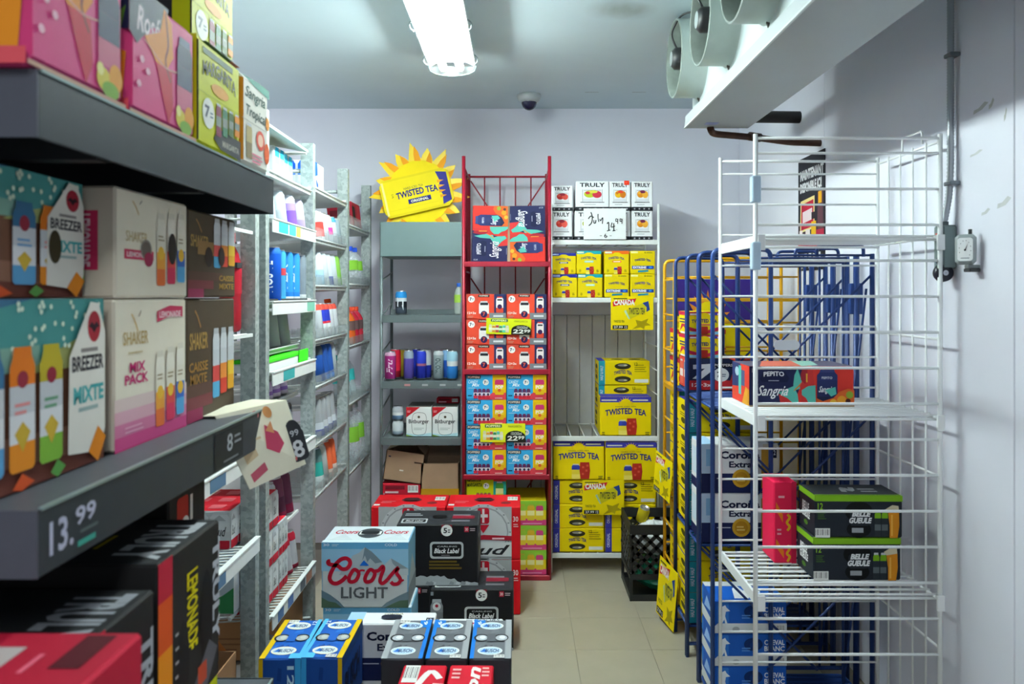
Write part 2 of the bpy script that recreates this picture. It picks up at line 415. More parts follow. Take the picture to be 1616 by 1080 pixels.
def tea_variety_side(a):
    a.rect(0, .84, 1, 1, '#c02040'); a.lines(.1, .5, .9, .75, 2, NAVY); a.poly([(.1, .1), (.5, .35), (.9, .1), (.7, .45), (.3, .45)], '#c02040'); a.rect(.2, .02, .8, .1, '#efe6e0')
DES['tea_variety'] = ({'*': YEL}, {'F': tea_variety, 'L': tea_variety_side})
FR = {'s': ('#c2352c', '#d8564a', '#8c2436'), 'l': ('#b6bf2e', '#c23246', '#d9d04a'), 'm': ('#e2b21c', '#c9761c', '#d8452c'), 'p': ('#d98a1c', '#e8a83a', '#6e2446')}
def truly6(fruit):
    c = FR[fruit]
    def f(a):
        a.rect(0, 0, 1, .13, '#22242a')
        for i in range(4): a.rect(.1+.23*i, .04, .17+.23*i, .09, '#9a9aa0')
        a.text(.12, .8, .88, .94, 'TRULY', '#2a2d34', 0, .03)
        a.rect(.2, .3, .21, .72, '#6a7078'); a.rect(.79, .3, .8, .72, '#6a7078'); a.rect(.24, .685, .76, .70, '#80868c'); a.rect(.14, .275, .86, .295, '#33363e')
        a.ell(.42, .56, .17, c[0], .12); a.ell(.64, .55, .14, c[1], .12); a.ell(.52, .64, .14, c[2], .05); a.ell(.36, .6, .07, c[1], .05); a.rect(.22, .31, .78, .40, '#d8dce0')
        a.lines(.25, .2, .75, .24, 1, '#a2a6ac')
    return f
for k in FR: DES['truly6'+k] = ({'*': '#eceef0', 'T': '#e6e8ea'}, {'F': truly6(k), 'L': lambda a: a.rect(0, 0, 1, .13, '#22242a'), 'R': lambda a: a.rect(0, 0, 1, .13, '#22242a')})
def popper_badge(a, u, v, r):
    a.ell(u, v, r, '#f0f0ea'); a.text(u-r*.55, v-r*.5*a.asp, u+r*.1, v+r*.5*a.asp, '7', '#1d2c4a', 0, .05); a.lines(u+r*.15, v-r*.2*a.asp, u+r*.7, v+r*.4*a.asp, 2, '#5a7aa0')
def pop_red(a):
    a.rect(.7, 0, 1, 1, '#252a52'); a.rect(0, .72, .3, 1, '#c94a3a'); a.rect(.58, 0, 1, .25, '#7d7f84')
    popper_badge(a, .13, .8, .085)
    a.rr(.3, .88, .58, .98, '#2a1d22', .01); a.text(.33, .9, .55, .96, 'POPPERS', '#e0d8cc', 0, .03)
    a.can(.32, -.0, .57, .72, ['#d04432', '#ece6e2', '#ece6e2'], '#c9ccd0'); a.ell(.445, .2, .085, '#2a1f4e'); a.text(.41, .13, .48, .28, '7', '#d8583e', 0, .04)
    a.rr(.35, .56, .55, .66, '#25252c', .01); a.can(.75, .26, .93, .9, ['#d04432', '#e9e2de', '#e9e2de'], '#d8453a'); a.ell(.84, .5, .06, '#3a1f4e'); a.rect(.78, .74, .9, .8, '#22222a')
    a.text(.03, .2, .25, .3, '12+3x', '#f4e9e0', 0, .03); a.lines(.04, .06, .2, .16, 2, '#c98a74'); a.lines(.68, .09, .96, .17, 1, '#d8dade', .9)
DES['pop_red'] = ({'*': '#dc4a33'}, {'F': pop_red})
def pop_cans(a, u0, v0, u1, v1, pal, n=4):
    for i in range(n):
        w = (u1-u0)/n; a.can(u0+w*i+.005, v0, u0+w*(i+1)-.005, v1, [pal[0], '#e8dede', pal[1 % len(pal)]], pal[-1]); a.ell(u0+w*(i+.5), v0+(v1-v0)*.42, w*.3, '#3a2a4a')
def pop_blue(a):
    a.rect(.66, .28, 1, 1, '#e2b80c'); a.poly([(.3, 0), (1, 0), (1, .28), (.66, .28), (.55, .15), (.3, .1)], '#d2404e')
    a.rr(.02, .84, .36, .98, '#2a1d22', .01); a.text(.04, .865, .34, .95, 'POPPERS', '#e6ded0', 0, .03)
    a.text(.05, .65, .3, .78, 'CANDY', '#cfe9f4', .15, .02); a.text(.14, .53, .34, .66, 'Mix', '#e8f4fa', .35, .02)
    popper_badge(a, .49, .7, .075); a.lines(.04, .14, .15, .2, 1, '#124a6a', .8); a.lines(.05, .46, .28, .5, 1, '#bfe2f2')
    pop_cans(a, .18, .05, .6, .44, ['#c0283c', '#5c2c58']); a.can(.72, .2, .94, .86, ['#e0b21a', '#ead23c', '#c8346a'], '#e6c23a'); a.text(.73, .44, .93, .58, 'POP', '#f6ecec', 0, .03); a.ell(.83, .38, .04, '#d8602a')
    a.lines(.72, .05, .97, .12, 1, '#f0c8c8')
DES['pop_blue'] = ({'*': '#3aa6dc'}, {'F': pop_blue})
def pop_lime(a):
    a.rect(.68, .05, 1, 1, '#2aa89a'); a.poly([(.25, 0), (1, 0), (1, .2), (.5, .22), (.25, .12)], '#2a2a24'); a.rect(.68, .85, 1, 1, '#d83c34')
    a.rr(.02, .84, .36, .98, '#2a2a1c', .01); a.text(.04, .865, .34, .95, 'POPPERS', '#d8d03a', 0, .03); a.text(.02, .6, .4, .76, 'MARGARITA', '#2c3a18', 0, .03, arc=.2)
    popper_badge(a, .5, .66, .075); pop_cans(a, .24, .03, .62, .38, ['#d8b83c', '#c84a4a', '#5a8c3a']); a.can(.74, .12, .93, .84, ['#e0d23c', '#e8e29a', '#4a9a3a'], '#c9ccd0')
DES['pop_lime'] = ({'*': '#cdd40e'}, {'F': pop_lime})
def pop_pink(a):
    a.rect(0, .62, 1, 1, '#8cc63a'); a.poly([(0, 0), (1, 0), (1, .22), (.3, .3), (0, .2)], '#d2407c'); a.rect(.02, .7, .2, .95, '#e8d86a')
    for i in range(3): a.can(.3+.22*i, .2, .48+.22*i, .85, ['#e2c63a', '#efe9a0', ('#9ac63c', '#d8b02a', '#c8407c')[i]], '#b2b83a')
    a.lines(.4, .05, .9, .14, 1, '#e8a8c8'); a.can(.03, .1, .2, .62, ['#e6d85a', '#f0ecc0'], '#d8d8c0')
DES['pop_pink'] = ({'*': '#e6d21e'}, {'F': pop_pink})
def sang_F(a):
    a.poly([(.0, 0), (.36, 0), (.46, .3), (.5, .6), (.56, 1), (0, 1)], '#24284e')
    a.poly([(.42, .38), (.5, .45), (.5, .62), (.46, .95), (.43, .78), (.42, .55)], '#5cbcac')
    a.poly([(.28, .34), (.42, .5), (.46, .3), (.47, .1), (.42, .04), (.33, .2)], '#5cbcac')
    a.poly([(.3, 0), (.28, .3), (.36, .2), (.44, .02), (.5, .04), (.48, .5), (.5, .6), (.52, .9), (.6, 1), (.62, .5), (.58, .4), (.6, .08), (.62, 0)], '#c83432')
    a.poly([(.5, .4), (.56, .5), (.63, .52), (.635, 0), (.6, .02), (.56, .1), (.54, .2), (.5, .28)], '#5cbcac')
    a.poly([(.49, .66), (.53, .56), (.56, .66), (.55, .95), (.51, .98), (.49, .8)], '#9c2430'); a.rect(.54, .6, .555, .82, '#e2a33a'); a.poly([(.42, .36), (.48, .5), (.5, .62), (.47, .52), (.43, .42)], '#d8862a')
    a.can(.645, .03, .84, .92, ['#1e2444', '#262c58', '#2a3260', '#2c3668'], '#3a4478'); a.text(.69, .68, .79, .74, 'PEPITO', '#d2d4dc', 0, .02); a.text(.66, .3, .8, .5, 'Sangria', '#eef0f2', .5, .015); a.poly([(.72, .4), (.82, .48), (.83, .3), (.78, .24)], '#5cbcac')
    a.poly([(.64, 0), (1, 0), (1, .4), (.94, .44), (.86, .36), (.8, .2), (.7, .12), (.64, .2)], '#d8632a'); a.ell(.88, .14, .045, '#e29a2a'); a.ell(.955, .28, .035, '#8ca83a'); a.ell(.8, .08, .035, '#e2b03a'); a.ell(.94, .12, .025, '#4a2420')
    a.poly([(.1, .68), (.12, .6), (.36, .6), (.38, .7), (.34, .86), (.24, .92), (.13, .86)], '#1a1e40'); a.text(.135, .74, .33, .86, 'PEPITO', '#e4e4e8', 0, .03, arc=.15); a.lines(.18, .63, .3, .67, 1, '#a8aabc')
    a.text(.07, .18, .37, .52, 'Sangria', '#f2f2f4', .5, .01); a.text(.025, .84, .05, .95, '12', '#d8d8e0'); a.lines(.14, .04, .3, .07, 1, '#8c90b0')
    a.rect(0, -.02, 1, .02, '#b09a7c')
def sang_L(a):
    a.rect(0, 0, 1, 1, '#d6402f'); a.poly([(0, .35), (.4, .4), (.5, 1), (0, 1)], '#2c3460'); a.ell(.3, .78, .12, '#a4bcc8', .12); a.rect(.55, .45, .75, .85, '#4a5478'); a.rect(.4, .2, .55, .95, '#5cbcac'); a.poly([(.6, 0), (1, 0), (1, .4), (.8, .45)], '#d8982a'); a.ell(.15, .2, .1, '#c84a2a', .1)
def sang_T(a): a.rect(0, 0, 1, 1, '#5a5468'); a.poly([(.1, 0), (.6, 0), (.7, 1), (.3, 1)], '#c86450'); a.poly([(.5, 0), (.7, .2), (.8, 1), (.6, 1)], '#8cbcae')
DES['sangria'] = ({'*': '#d6382f'}, {'F': sang_F, 'L': sang_L, 'T': sang_T})
COORS_C = [(.103, .72), (.078, .709), (.082, .676), (.12, .66), (.19, .642), (.235, .597), (.29, .60), (.327, .66), (.325, .72), (.285, .758), (.225, .742), (.165, .667), (.112, .545), (.095, .45), (.125, .385), (.18, .375), (.245, .425), (.29, .49)]
def coors_F(a):
    a.rect(0, .56, 1, 1, '#8fbfdc'); a.poly([(0, .9), (1, .9), (1, 1), (0, 1)], '#5fa5d0')
    a.poly([(.2, .5), (.36, .8), (.43, .84), (.5, .93), (.58, .86), (.7, .7), (.82, .5)], '#a8b6bd'); a.poly([(.5, .93), (.58, .86), (.7, .7), (.62, .68), (.56, .76), (.53, .7), (.5, .8), (.47, .72)], '#72848f')
    a.poly([(.68, .6), (.8, .76), (.9, .68), (1, .6), (1, .5), (.7, .5)], '#b2bfc6'); a.poly([(.8, .76), (.9, .68), (1, .6), (.88, .6), (.82, .68)], '#86969f')
    a.poly([(0, 0), (0, .27), (.1, .2), (.2, .1), (.27, 0)], '#5d7686'); a.poly([(0, 0), (0, .16), (.08, .1), (.16, .08), (.24, 0)], '#47604f'); a.poly([(1, 0), (1, .25), (.9, .19), (.75, .08), (.68, 0)], '#6d828e'); a.poly([(1, 0), (1, .12), (.9, .11), (.8, .05), (.72, 0)], '#47604f')
    a.text(.02, .945, .09, .985, '30', '#e4eef4'); a.lines(.12, .945, .2, .985, 2, '#b8d4e4'); a.text(.73, .945, .87, .985, 'COLD', '#e4eef4')
    a.poly([(.44, .645), (.47, .7), (.49, .73), (.51, .7), (.55, .645)], '#1c6cd0')
    R = '#b5122f'; a.stroke(COORS_C, .062, R)
    for cx in (.375, .56): a.stroke([(cx-.055, .47), (cx, .585), (cx+.055, .53), (cx+.02, .42), (cx-.045, .4)], .058, R, True)
    a.stroke([(.42, .55), (.46, .575), (.5, .57)], .03, R); a.stroke([(.61, .56), (.66, .575), (.705, .635), (.715, .59), (.69, .5), (.675, .41), (.705, .375), (.76, .43)], .056, R)
    a.stroke([(.76, .43), (.82, .53), (.885, .615), (.865, .54), (.91, .44), (.885, .375), (.83, .365), (.80, .40)], .056, R); a.stroke([(.905, .4), (.95, .43)], .03, R)
    a.text(.225, .145, .765, .32, 'LIGHT', '#54595e', 0, .02)
def coors_T(a):
    a.rect(0, 0, 1, .12, '#d2e4ee'); a.poly([(.05, .1), (.2, .5), (.35, .12)], '#c2ced4'); a.poly([(.65, .1), (.85, .5), (.98, .12)], '#c2ced4')
    a.text(.08, .5, .35, .75, 'Coors', '#b5122f', .3); a.text(.66, .5, .95, .75, 'Coors', '#b5122f', .3); a.ell(.5, .55, .15, '#3c4248', .3); a.rect(.37, .46, .63, .66, '#dfe4e6'); a.text(.39, .5, .61, .62, 'LIGHT', '#54595e')
DES['coors'] = ({'*': '#c3c9cc', 'T': '#cdd8de', 'R': '#7fb3d4', 'L': '#7fb3d4'}, {'F': coors_F, 'T': coors_T, 'R': lambda a: (a.rect(0, 0, 1, .3, '#8a949a'), a.poly([(0, .3), (.5, .7), (1, .3)], '#b4c0c6'))})
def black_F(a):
    a.rect(.0, .9, .035, .96, '#8a9098'); a.can(-.0, .15, .15, .84, ['#5c6066', '#74787e', '#74787e', '#84888e'], '#a8acb2'); a.ell(.075, .72, .05, '#d8d8d8'); a.ell(.075, .73, .02, '#a01c30'); a.text(.03, .44, .12, .52, 'rk', '#d8dadc', .3); a.text(.03, .3, .12, .38, 'L e', '#d8dadc', .3)
    a.rr(.55, .84, .68, 1, '#7c1626', .005); a.ell(.615, .905, .07, '#e8e8e4'); a.text(.575, .86, .62, .95, '5', '#20201f', 0, .03); a.lines(.628, .87, .66, .94, 2, '#38383a')
    a.rect(.83, .88, .885, .97, '#a82038'); a.text(.84, .9, .875, .95, '30', '#e8d8da'); a.lines(.9, .9, .98, .96, 2, '#b8a8ac')
    a.rr(.41, .44, .82, .72, '#b4b8ba', .04); a.rr(.435, .475, .795, .685, '#101012', .025); a.text(.5, .63, .74, .655, 'CARLING', '#b8bcbe'); a.text(.46, .53, .77, .61, 'Black Label', '#eceef0', .3, .02); a.lines(.55, .495, .68, .51, 1, '#a0a4a6')
    a.lines(.4, .27, .84, .43, 3, '#5c4a18', .6)
    rnd = random.Random(3); pts = [(0, 0), (1, 0)]+[(1-i/24, .03+.05*rnd.random()+.1*math.sin(math.pi*min(1, (1-i/24)*1.2))) for i in range(25)]
    a.poly(pts, '#aab0b2')
    for i in range(14): u = rnd.random()*.9; a.poly([(u, .02), (u+.05, .01), (u+.06, .05), (u+.02, .07)], ('#c6cccd', '#8c9396')[i % 2])
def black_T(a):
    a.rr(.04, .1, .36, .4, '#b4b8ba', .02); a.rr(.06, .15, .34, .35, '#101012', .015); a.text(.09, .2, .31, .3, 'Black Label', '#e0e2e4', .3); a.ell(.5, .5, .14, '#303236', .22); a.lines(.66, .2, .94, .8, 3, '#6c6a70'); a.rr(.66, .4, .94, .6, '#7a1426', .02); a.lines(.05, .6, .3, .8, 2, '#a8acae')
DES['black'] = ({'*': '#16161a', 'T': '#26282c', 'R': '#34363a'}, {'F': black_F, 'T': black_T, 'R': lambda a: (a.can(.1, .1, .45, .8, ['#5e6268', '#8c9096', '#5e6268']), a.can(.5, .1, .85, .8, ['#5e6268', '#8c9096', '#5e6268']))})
def bud_F(a):
    a.rect(.1, 0, .88, 1, '#a9acae'); a.ell(.5, .52, .38, '#bfc3c5'); a.ell(.5, .52, .34, '#97999d'); a.ell(.5, .52, .32, '#c3c7c9')
    for k in range(18):
        t = math.radians(20*k); a.rect(.5+.36*math.cos(t)-.012, .52+.36*a.asp*math.sin(t)-.012, .5+.36*math.cos(t)+.012, .52+.36*a.asp*math.sin(t)+.012, '#82858a')
    a.rr(.42, .68, .58, .98, '#b8182c', .03); a.rect(.44, .8, .56, .86, '#e0d8d8'); a.rect(.485, .7, .515, .96, '#e0d8d8'); a.poly([(.5, .5), (.58, .66), (.42, .66)], '#b8182c')
    a.poly([(.3, .42), (.5, .47), (.88, .45), (.88, .36), (.5, .38), (.3, .33)], '#a01a2c'); a.lines(.62, .385, .8, .42, 1, '#e6c8cc', .9)
    a.rect(.12, .06, .88, .33, '#d2d6d6'); a.text(.2, .09, .86, .28, 'Bud', '#26262a', .4, .02); a.text(.9, .72, .97, .82, '30', '#f4e8e8'); a.lines(.905, .62, .97, .7, 2, '#eab4b8')
def bud_T(a):
    a.ell(.5, .55, .14, '#5c2226', .16); a.ell(.5, .52, .1, '#a8aaac', .08); a.lines(.1, .3, .3, .5, 2, '#e47078'); a.ell(.8, .3, .07, '#7c2228', .1); a.bars(.82, .5, .96, .8); a.rect(.02, .08, .1, .2, '#e8e0e0')
DES['bud'] = ({'*': '#d0141f'}, {'F': bud_F, 'T': bud_T, 'R': lambda a: a.rect(.15, .1, .85, .9, '#b8202a')})
def busch_T(ice, flip=False):
    S, E = ('#a0a4a8', '#1c78d0') if ice else ('#e0b80e', '#58b8ea')
    def f(a):
        rnd = random.Random(5); X = (lambda u: 1-u) if flip else (lambda u: u)
        R = lambda u0, v0, u1, v1, c: a.rect(min(X(u0), X(u1)), v0, max(X(u0), X(u1)), v1, c)
        for i in range(10):
            u, v = .1+rnd.random()*.6, rnd.random()*.85; a.poly([(u, v), (u+.2*rnd.random()+.06, v+.03), (u+.15, v+.12*rnd.random()+.05), (u+.02, v+.07)], ('#70747a', '#4a4e54')[i % 2] if ice else ('#2a70c4', '#123e86')[i % 2])
        R(.86, 0, 1, 1, S); R(0, 0, .1, 1, E)
        if ice: R(.84, 0, .86, 1, '#8a8e92'); R(.1, .78, .3, .98, E)
        else: R(.1, .0, .3, .12, E)
        for v in (.18, .82):
            a.ell(.48, v, .31, '#e6eef2' if ice else '#f0ead6', .10); a.ell(.48, v, .27, '#b8d4ea' if ice else '#d5e2e4', .08); a.poly([(.24, v-.03), (.34, v+.05), (.42, v-.03)], '#1c6cc8'); a.text(.36, v-.04, .7, v+.04, 'BUSCH', '#20386a', .15, .03)
        for u in (.24, .74): a.ell(u, .5, .19, '#1a1c20', .095, 16); a.ell(u+.01, .495, .15, '#b4bac0' if ice else '#a8aeb0', .07, 16); a.ell(u+.03, .51, .08, '#e2e6ea' if ice else '#c4c8c0', .045, 12)  # can openings drawn flat: dark inside, silver can, highlight painted as a lighter ellipse
        a.rr(.38, .40, .6, .6, '#5a5e64' if ice else '#1f5cb4', .04)
        a.bars(.58, .01, .84, .08) if not flip else a.bars(.16, .9, .42, .98); a.text(X(.15)-.05, .84, X(.15)+.05, .94, '6' if ice else '12', '#e8f0f4', 0, .02, 90)
    return f
def busch_F(ice, flip=False):
    def f(a):
        rnd = random.Random(9); C1 = ('#34363c', '#4a4c52', '#26282c') if ice else ('#163f86', '#2a70c4', '#123470'); X = (lambda u: 1-u) if flip else (lambda u: u)
        for i in range(16):
            u, v = .05+rnd.random()*.75, rnd.random()*.75; a.poly([(u, v), (u+.1, v-.02), (u+.12, v+.2*rnd.random()+.05), (u+.03, v+.18)], C1[i % 3])
        if not ice:
            a.rect(min(X(.9), X(1)), 0, max(X(.9), X(1)), 1, '#e0b80e'); a.rect(min(X(0), X(.14)), .6, max(X(0), X(.14)), 1, '#3aa4e2')
            if flip: a.text(.68, .6, .84, .9, '12', '#b8dcf0', 0, .02, -90)
    return f
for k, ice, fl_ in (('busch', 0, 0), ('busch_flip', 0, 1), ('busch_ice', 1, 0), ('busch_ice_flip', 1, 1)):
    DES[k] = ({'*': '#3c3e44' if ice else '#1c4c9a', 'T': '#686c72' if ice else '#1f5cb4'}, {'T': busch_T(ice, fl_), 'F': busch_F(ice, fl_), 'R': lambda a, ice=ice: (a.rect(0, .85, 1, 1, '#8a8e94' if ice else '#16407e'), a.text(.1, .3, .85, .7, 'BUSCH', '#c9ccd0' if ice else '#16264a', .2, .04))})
def corona_F(a):
    a.rect(0, 0, 1, .4, '#1a2450'); a.rect(0, .4, .18, 1, '#bcd6ea'); a.poly([(.06, .55), (.15, .55), (.15, .9), (.06, .9)], '#86b8dc'); a.rect(.8, .4, 1, 1, '#dfd8c8'); a.rect(.78, .02, .9, .9, '#c89a3a') 
    a.text(.24, .7, .76, .86, 'Corona', '#1a1f3e', 0, .04); a.text(.36, .52, .66, .65, 'Extra', '#1a1f3e', 0, .03); a.ell(.52, .3, .12, '#d0a028'); a.ell(.52, .3, .085, '#b8841c'); a.lines(.46, .24, .58, .36, 2, '#e2c46a')
    a.rect(.2, .29, .38, .31, '#b8bccc'); a.rect(.66, .29, .78, .31, '#b8bccc'); a.rect(.9, .72, .98, .94, '#1e2238'); a.text(.92, .78, .965, .88, '12', '#dfe2ec')
DES['corona'] = ({'*': '#e6e8ea'}, {'F': corona_F, 'L': lambda a: (a.rect(0, 0, 1, .2, '#1a2450'), a.rect(.1, .3, .6, .85, '#cfe0ec'), a.rect(.6, .1, .9, .25, '#30344a')), 'T': lambda a: (a.rect(0, 0, .18, 1, '#a8cfec'), a.text(.4, .75, .62, .9, 'CORONA', '#9a8c5a'), a.rect(.9, .1, .985, .5, '#1e2238'), a.text(.915, .2, .97, .4, '12', '#e6e8ee'))})
def molson_T(a):
    a.bars(.06, .62, .4, .98); a.stroke([(.25, .05), (.45, .4), (.55, .1), (.7, .5), (.8, .2), (.9, .6)], .12, '#f0e8e4'); a.stroke([(.4, .5), (.65, .85), (.9, .7)], .07, '#f0e8e4')
def molson2_T(a):
    a.ell(.25, .2, .28, '#a8842c', .3); a.ell(.25, .2, .2, '#c9a23c', .2); a.text(.5, .2, .72, .95, 'son', '#f0e8e4', .25, .03, 90); a.text(.8, .1, .9, .6, 'EXPORT', '#c9a23c', 0, .0, 90); a.lines(.08, .7, .3, .95, 3, '#e8b8b4'); a.lines(.75, .75, .95, .98, 3, '#e8b8b4')
DES['molson'] = ({'*': '#c8142c'}, {'T': molson_T}); DES['molson2'] = ({'*': '#c8142c'}, {'T': molson2_T})
def cheval_F(a):
    a.rect(0, 0, 1, .3, '#d8dcde'); a.poly([(0, .3), (0, .2), (.05, .3)], '#1c58b0'); a.rr(.04, .3, .2, .95, '#2f74c6', .02)
    a.poly([(.07, .3), (.1, .5), (.06, .6), (.1, .8), (.15, .86), (.17, .78), (.22, .68), (.16, .66), (.15, .52), (.18, .3), (.15, .3), (.14, .42), (.11, .3)], '#e8ecf0')
    a.ell(.54, .66, .13, '#0e2e66', .2); a.ell(.56, .64, .07, '#123a7c', .12); a.text(.69, .64, .97, .8, 'CHEVAL', '#e8ecf0', 0, .03); a.text(.69, .45, .97, .61, 'BLANC', '#e8ecf0', 0, .03); a.lines(.38, .45, .5, .6, 2, '#5c94d8')
    a.bars(.86, .04, .97, .26); a.ell(.3, .12, .05, '#a8acb0', .08)
DES['cheval'] = ({'*': '#1a58b4', 'T': '#1c5cba'}, {'F': cheval_F, 'L': lambda a: (a.poly([(0, 0), (1, 0), (1, .25), (0, .35)], '#d8dcde'), a.poly([(.2, .4), (.4, .8), (.6, .7), (.8, .5), (.5, .45)], '#9cc0ec'), a.rect(0, .5, .12, .9, '#3a80d0')), 'T': lambda a: (a.rect(.0, .75, 1, 1, '#d8dcde'), a.poly([(.3, .1), (.36, .6), (.45, .8), (.5, .5), (.6, .7), (.75, .6), (.72, .4), (.55, .35), (.5, .1)], '#e8ecf0'))})
def gueule_F(a):
    a.rect(0, .86, 1, 1, '#7cb01e'); a.text(.03, .66, .09, .82, '12', '#8cc428'); a.lines(.03, .44, .13, .62, 4, '#4c7a22', .3)
    a.ell(.5, .62, .16, '#0c0e10', .24); a.ell(.5, .2, .14, '#0c0e10', .2); a.rr(.4, .28, .62, .62, '#242a30', .03)
    a.text(.42, .5, .64, .63, 'BELLE', '#e8eaea', .25, .05); a.text(.39, .34, .65, .48, 'GUEULE', '#e8eaea', .25, .05); a.lines(.42, .12, .58, .26, 1, '#9ca0a4', .8)
    a.bars(0, 0, .17, .22); a.can(.68, .03, .75, .66, ['#2c343a', '#5a6468', '#2c343a', '#7cb01e']); a.can(.76, .03, .83, .66, ['#2c343a', '#5a6468', '#2c343a', '#7cb01e'])
    a.poly([(.85, 0), (.94, 0), (.96, .3), (.955, .66), (.83, .62), (.85, .3)], '#d88a1e'); a.poly([(.83, .6), (.955, .64), (.95, .76), (.88, .78), (.8, .68)], '#cfc4a4'); a.rect(.865, .05, .885, .55, '#eab048')
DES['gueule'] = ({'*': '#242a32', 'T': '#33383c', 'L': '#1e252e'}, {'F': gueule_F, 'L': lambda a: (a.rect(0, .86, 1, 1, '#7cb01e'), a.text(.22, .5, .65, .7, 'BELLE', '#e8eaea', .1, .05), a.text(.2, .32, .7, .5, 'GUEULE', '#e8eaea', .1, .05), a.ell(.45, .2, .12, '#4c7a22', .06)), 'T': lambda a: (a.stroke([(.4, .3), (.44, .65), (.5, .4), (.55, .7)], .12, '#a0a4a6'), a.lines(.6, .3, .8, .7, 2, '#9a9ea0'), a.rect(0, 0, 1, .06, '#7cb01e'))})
def pinkbox(a):
    a.poly([(.1, .75), (.4, .6), (.4, .5), (.1, .65)], '#f08020'); a.poly([(.1, .3), (.45, .15), (.45, .06), (.1, .2)], '#f08020'); a.rect(.78, 0, 1, 1, '#c81e46'); a.stroke([(.6, .4), (.7, .45), (.58, .5), (.7, .56), (.6, .6)], .03, '#e8b020'); a.stroke([(.6, .02), (.7, .08), (.58, .12), (.7, .18), (.6, .22)], .03, '#e8b020'); a.lines(.15, .35, .4, .45, 2, '#f0a0b0'); a.lines(.2, .8, .5, .86, 1, '#f0a0b0')
DES['pink'] = ({'*': '#ea2250'}, {'F': pinkbox})
def bit_F(a):
    a.poly([(0, .64), (0, 1), (.55, 1)], '#b01c26'); a.poly([(0, 0), (1, 0), (1, .12), (.4, .05), (0, .1)], '#b8dbe2'); a.poly([(0, 0), (.3, 0), (0, .06)], '#6c8c3a')
    a.stroke([(.3, .08), (.22, .4), (.26, .7), (.38, .8), (.66, .8), (.78, .7), (.8, .4), (.72, .08)], .012, '#34403c', True); a.ell(.5, .66, .05, '#4a463a'); a.lines(.3, .22, .7, .32, 2, '#a8b2ae', .3); a.lines(.04, .82, .2, .9, 2, '#e8b4b6')
    a.text(.1, .4, .9, .58, 'Bitburger', '#2a2c2e', 0, .015)
DES['bit'] = ({'*': '#e6ebe8', 'T': '#8c8a84'}, {'F': bit_F})
def seven_F(a):
    a.rect(0, 0, 1, .3, '#c42a2e'); a.poly([(0, .3), (.62, .3), (.7, .9), (.6, 1), (0, 1)], '#1c2440'); a.poly([(.06, .8), (.4, .84), (.4, .7), (.18, .34), (.05, .36), (.24, .68), (.06, .66)], '#dcdcda')
    a.rr(.36, .72, .68, .86, '#141418', .01); a.text(.38, .745, .66, .83, 'POPPERS', '#d8d0cc', 0, .03); a.ell(.48, .48, .12, '#e4e4e0', .22); a.text(.42, .4, .48, .58, '7', '#20242c', 0, .04); a.lines(.49, .42, .57, .54, 2, '#50606c'); a.text(.04, .1, .34, .22, '12+3x', '#f0d8d0', 0, .03); a.ell(.9, .35, .14, '#20182a', .26); a.ell(.9, .35, .1, '#8c2434', .18); a.rect(.8, .7, 1, .95, '#7c2434')
DES['seven'] = ({'*': '#d0402f', 'T': '#8c7c78'}, {'F': seven_F, 'L': lambda a: (a.can(.1, .1, .4, .9, ['#d8604a', '#e8d8d0', '#d8604a']), a.can(.5, .1, .85, .9, ['#c84a3a', '#d8b8ac', '#7a8a9c']))})
def plainred_F(a): a.lines(.1, .5, .6, .85, 1, '#6c1420', .9); a.lines(.1, .2, .55, .42, 1, '#e8c8cc', .7); a.bars(.68, .25, .95, .85)
DES['redtray'] = ({'*': '#b81c30'}, {'F': plainred_F})
def white_front(a): a.poly([(0, .1), (1, .3), (1, .5), (0, .25)], '#c8203c'); a.text(.55, .6, .95, .9, 'COORS', '#3c4450', .2)
DES['whitebox'] = ({'*': '#dfe0e2'}, {'T': white_front, 'F': lambda a: (a.rect(.0, .8, .2, .95, '#c8203c'), a.rect(.3, .3, .9, .7, '#9aa4b4'))})
# foreground boxes: F is the side towards the aisle, L the end towards the camera
def rose_F(a):
    a.poly([(0, .62), (.1, .55), (.3, .75), (.48, .8), (.55, 1), (0, 1)], '#1f2848'); a.text(.1, .66, .42, .86, 'Rosé', '#f0e6ea', .25, .02)
    a.poly([(.2, .65), (.36, .5), (.5, .46), (.62, .62), (.6, .9), (.48, .98), (.42, .76)], '#dd8a28'); a.poly([(.36, .5), (.48, .2), (.55, .05), (.62, .2), (.6, .5)], '#c4213e'); a.stroke([(.5, .95), (.54, .7), (.5, .55), (.58, .4)], .025, '#7c2a30'); a.stroke([(.2, .62), (.5, .5), (.8, .55)], .012, '#e8b0a8')
    a.can(.68, .05, .93, .85, ['#b84a74', '#c86a84', '#2a3458', '#1f2a50'], '#5c6484'); a.ell(.74, .14, .08, '#d8c84a', .08); a.ell(.88, .18, .08, '#e09a30', .1); a.ell(.82, .08, .1, '#7caa3a', .06); a.ell(.7, .2, .04, '#e8e090')
    for u, v in ((.12, .25), (.24, .38), (.16, .45)): a.ell(u, v, .03, '#f0b8cc', .03, 6)
    a.rect(0, 0, 1, .03, '#c49a86')
def rose_L(a):
    a.rect(.0, .62, 1, 1, '#1c2140'); a.poly([(.4, .05), (.95, .05), (.98, .45), (.7, .55), (.5, .5)], '#e08a24'); a.poly([(.6, .5), (.75, .9), (.8, .6), (.98, .8), (.92, .5)], '#5a8c2c'); a.ell(.3, .25, .16, '#c8b030', .16); a.rect(0, .0, 1, .1, '#d8545c'); a.poly([(.35, .55), (.55, .85), (.6, .5)], '#4a7c2c')
DES['rose'] = ({'*': '#d84a86', 'L': '#c83a70'}, {'F': rose_F, 'L': rose_L})
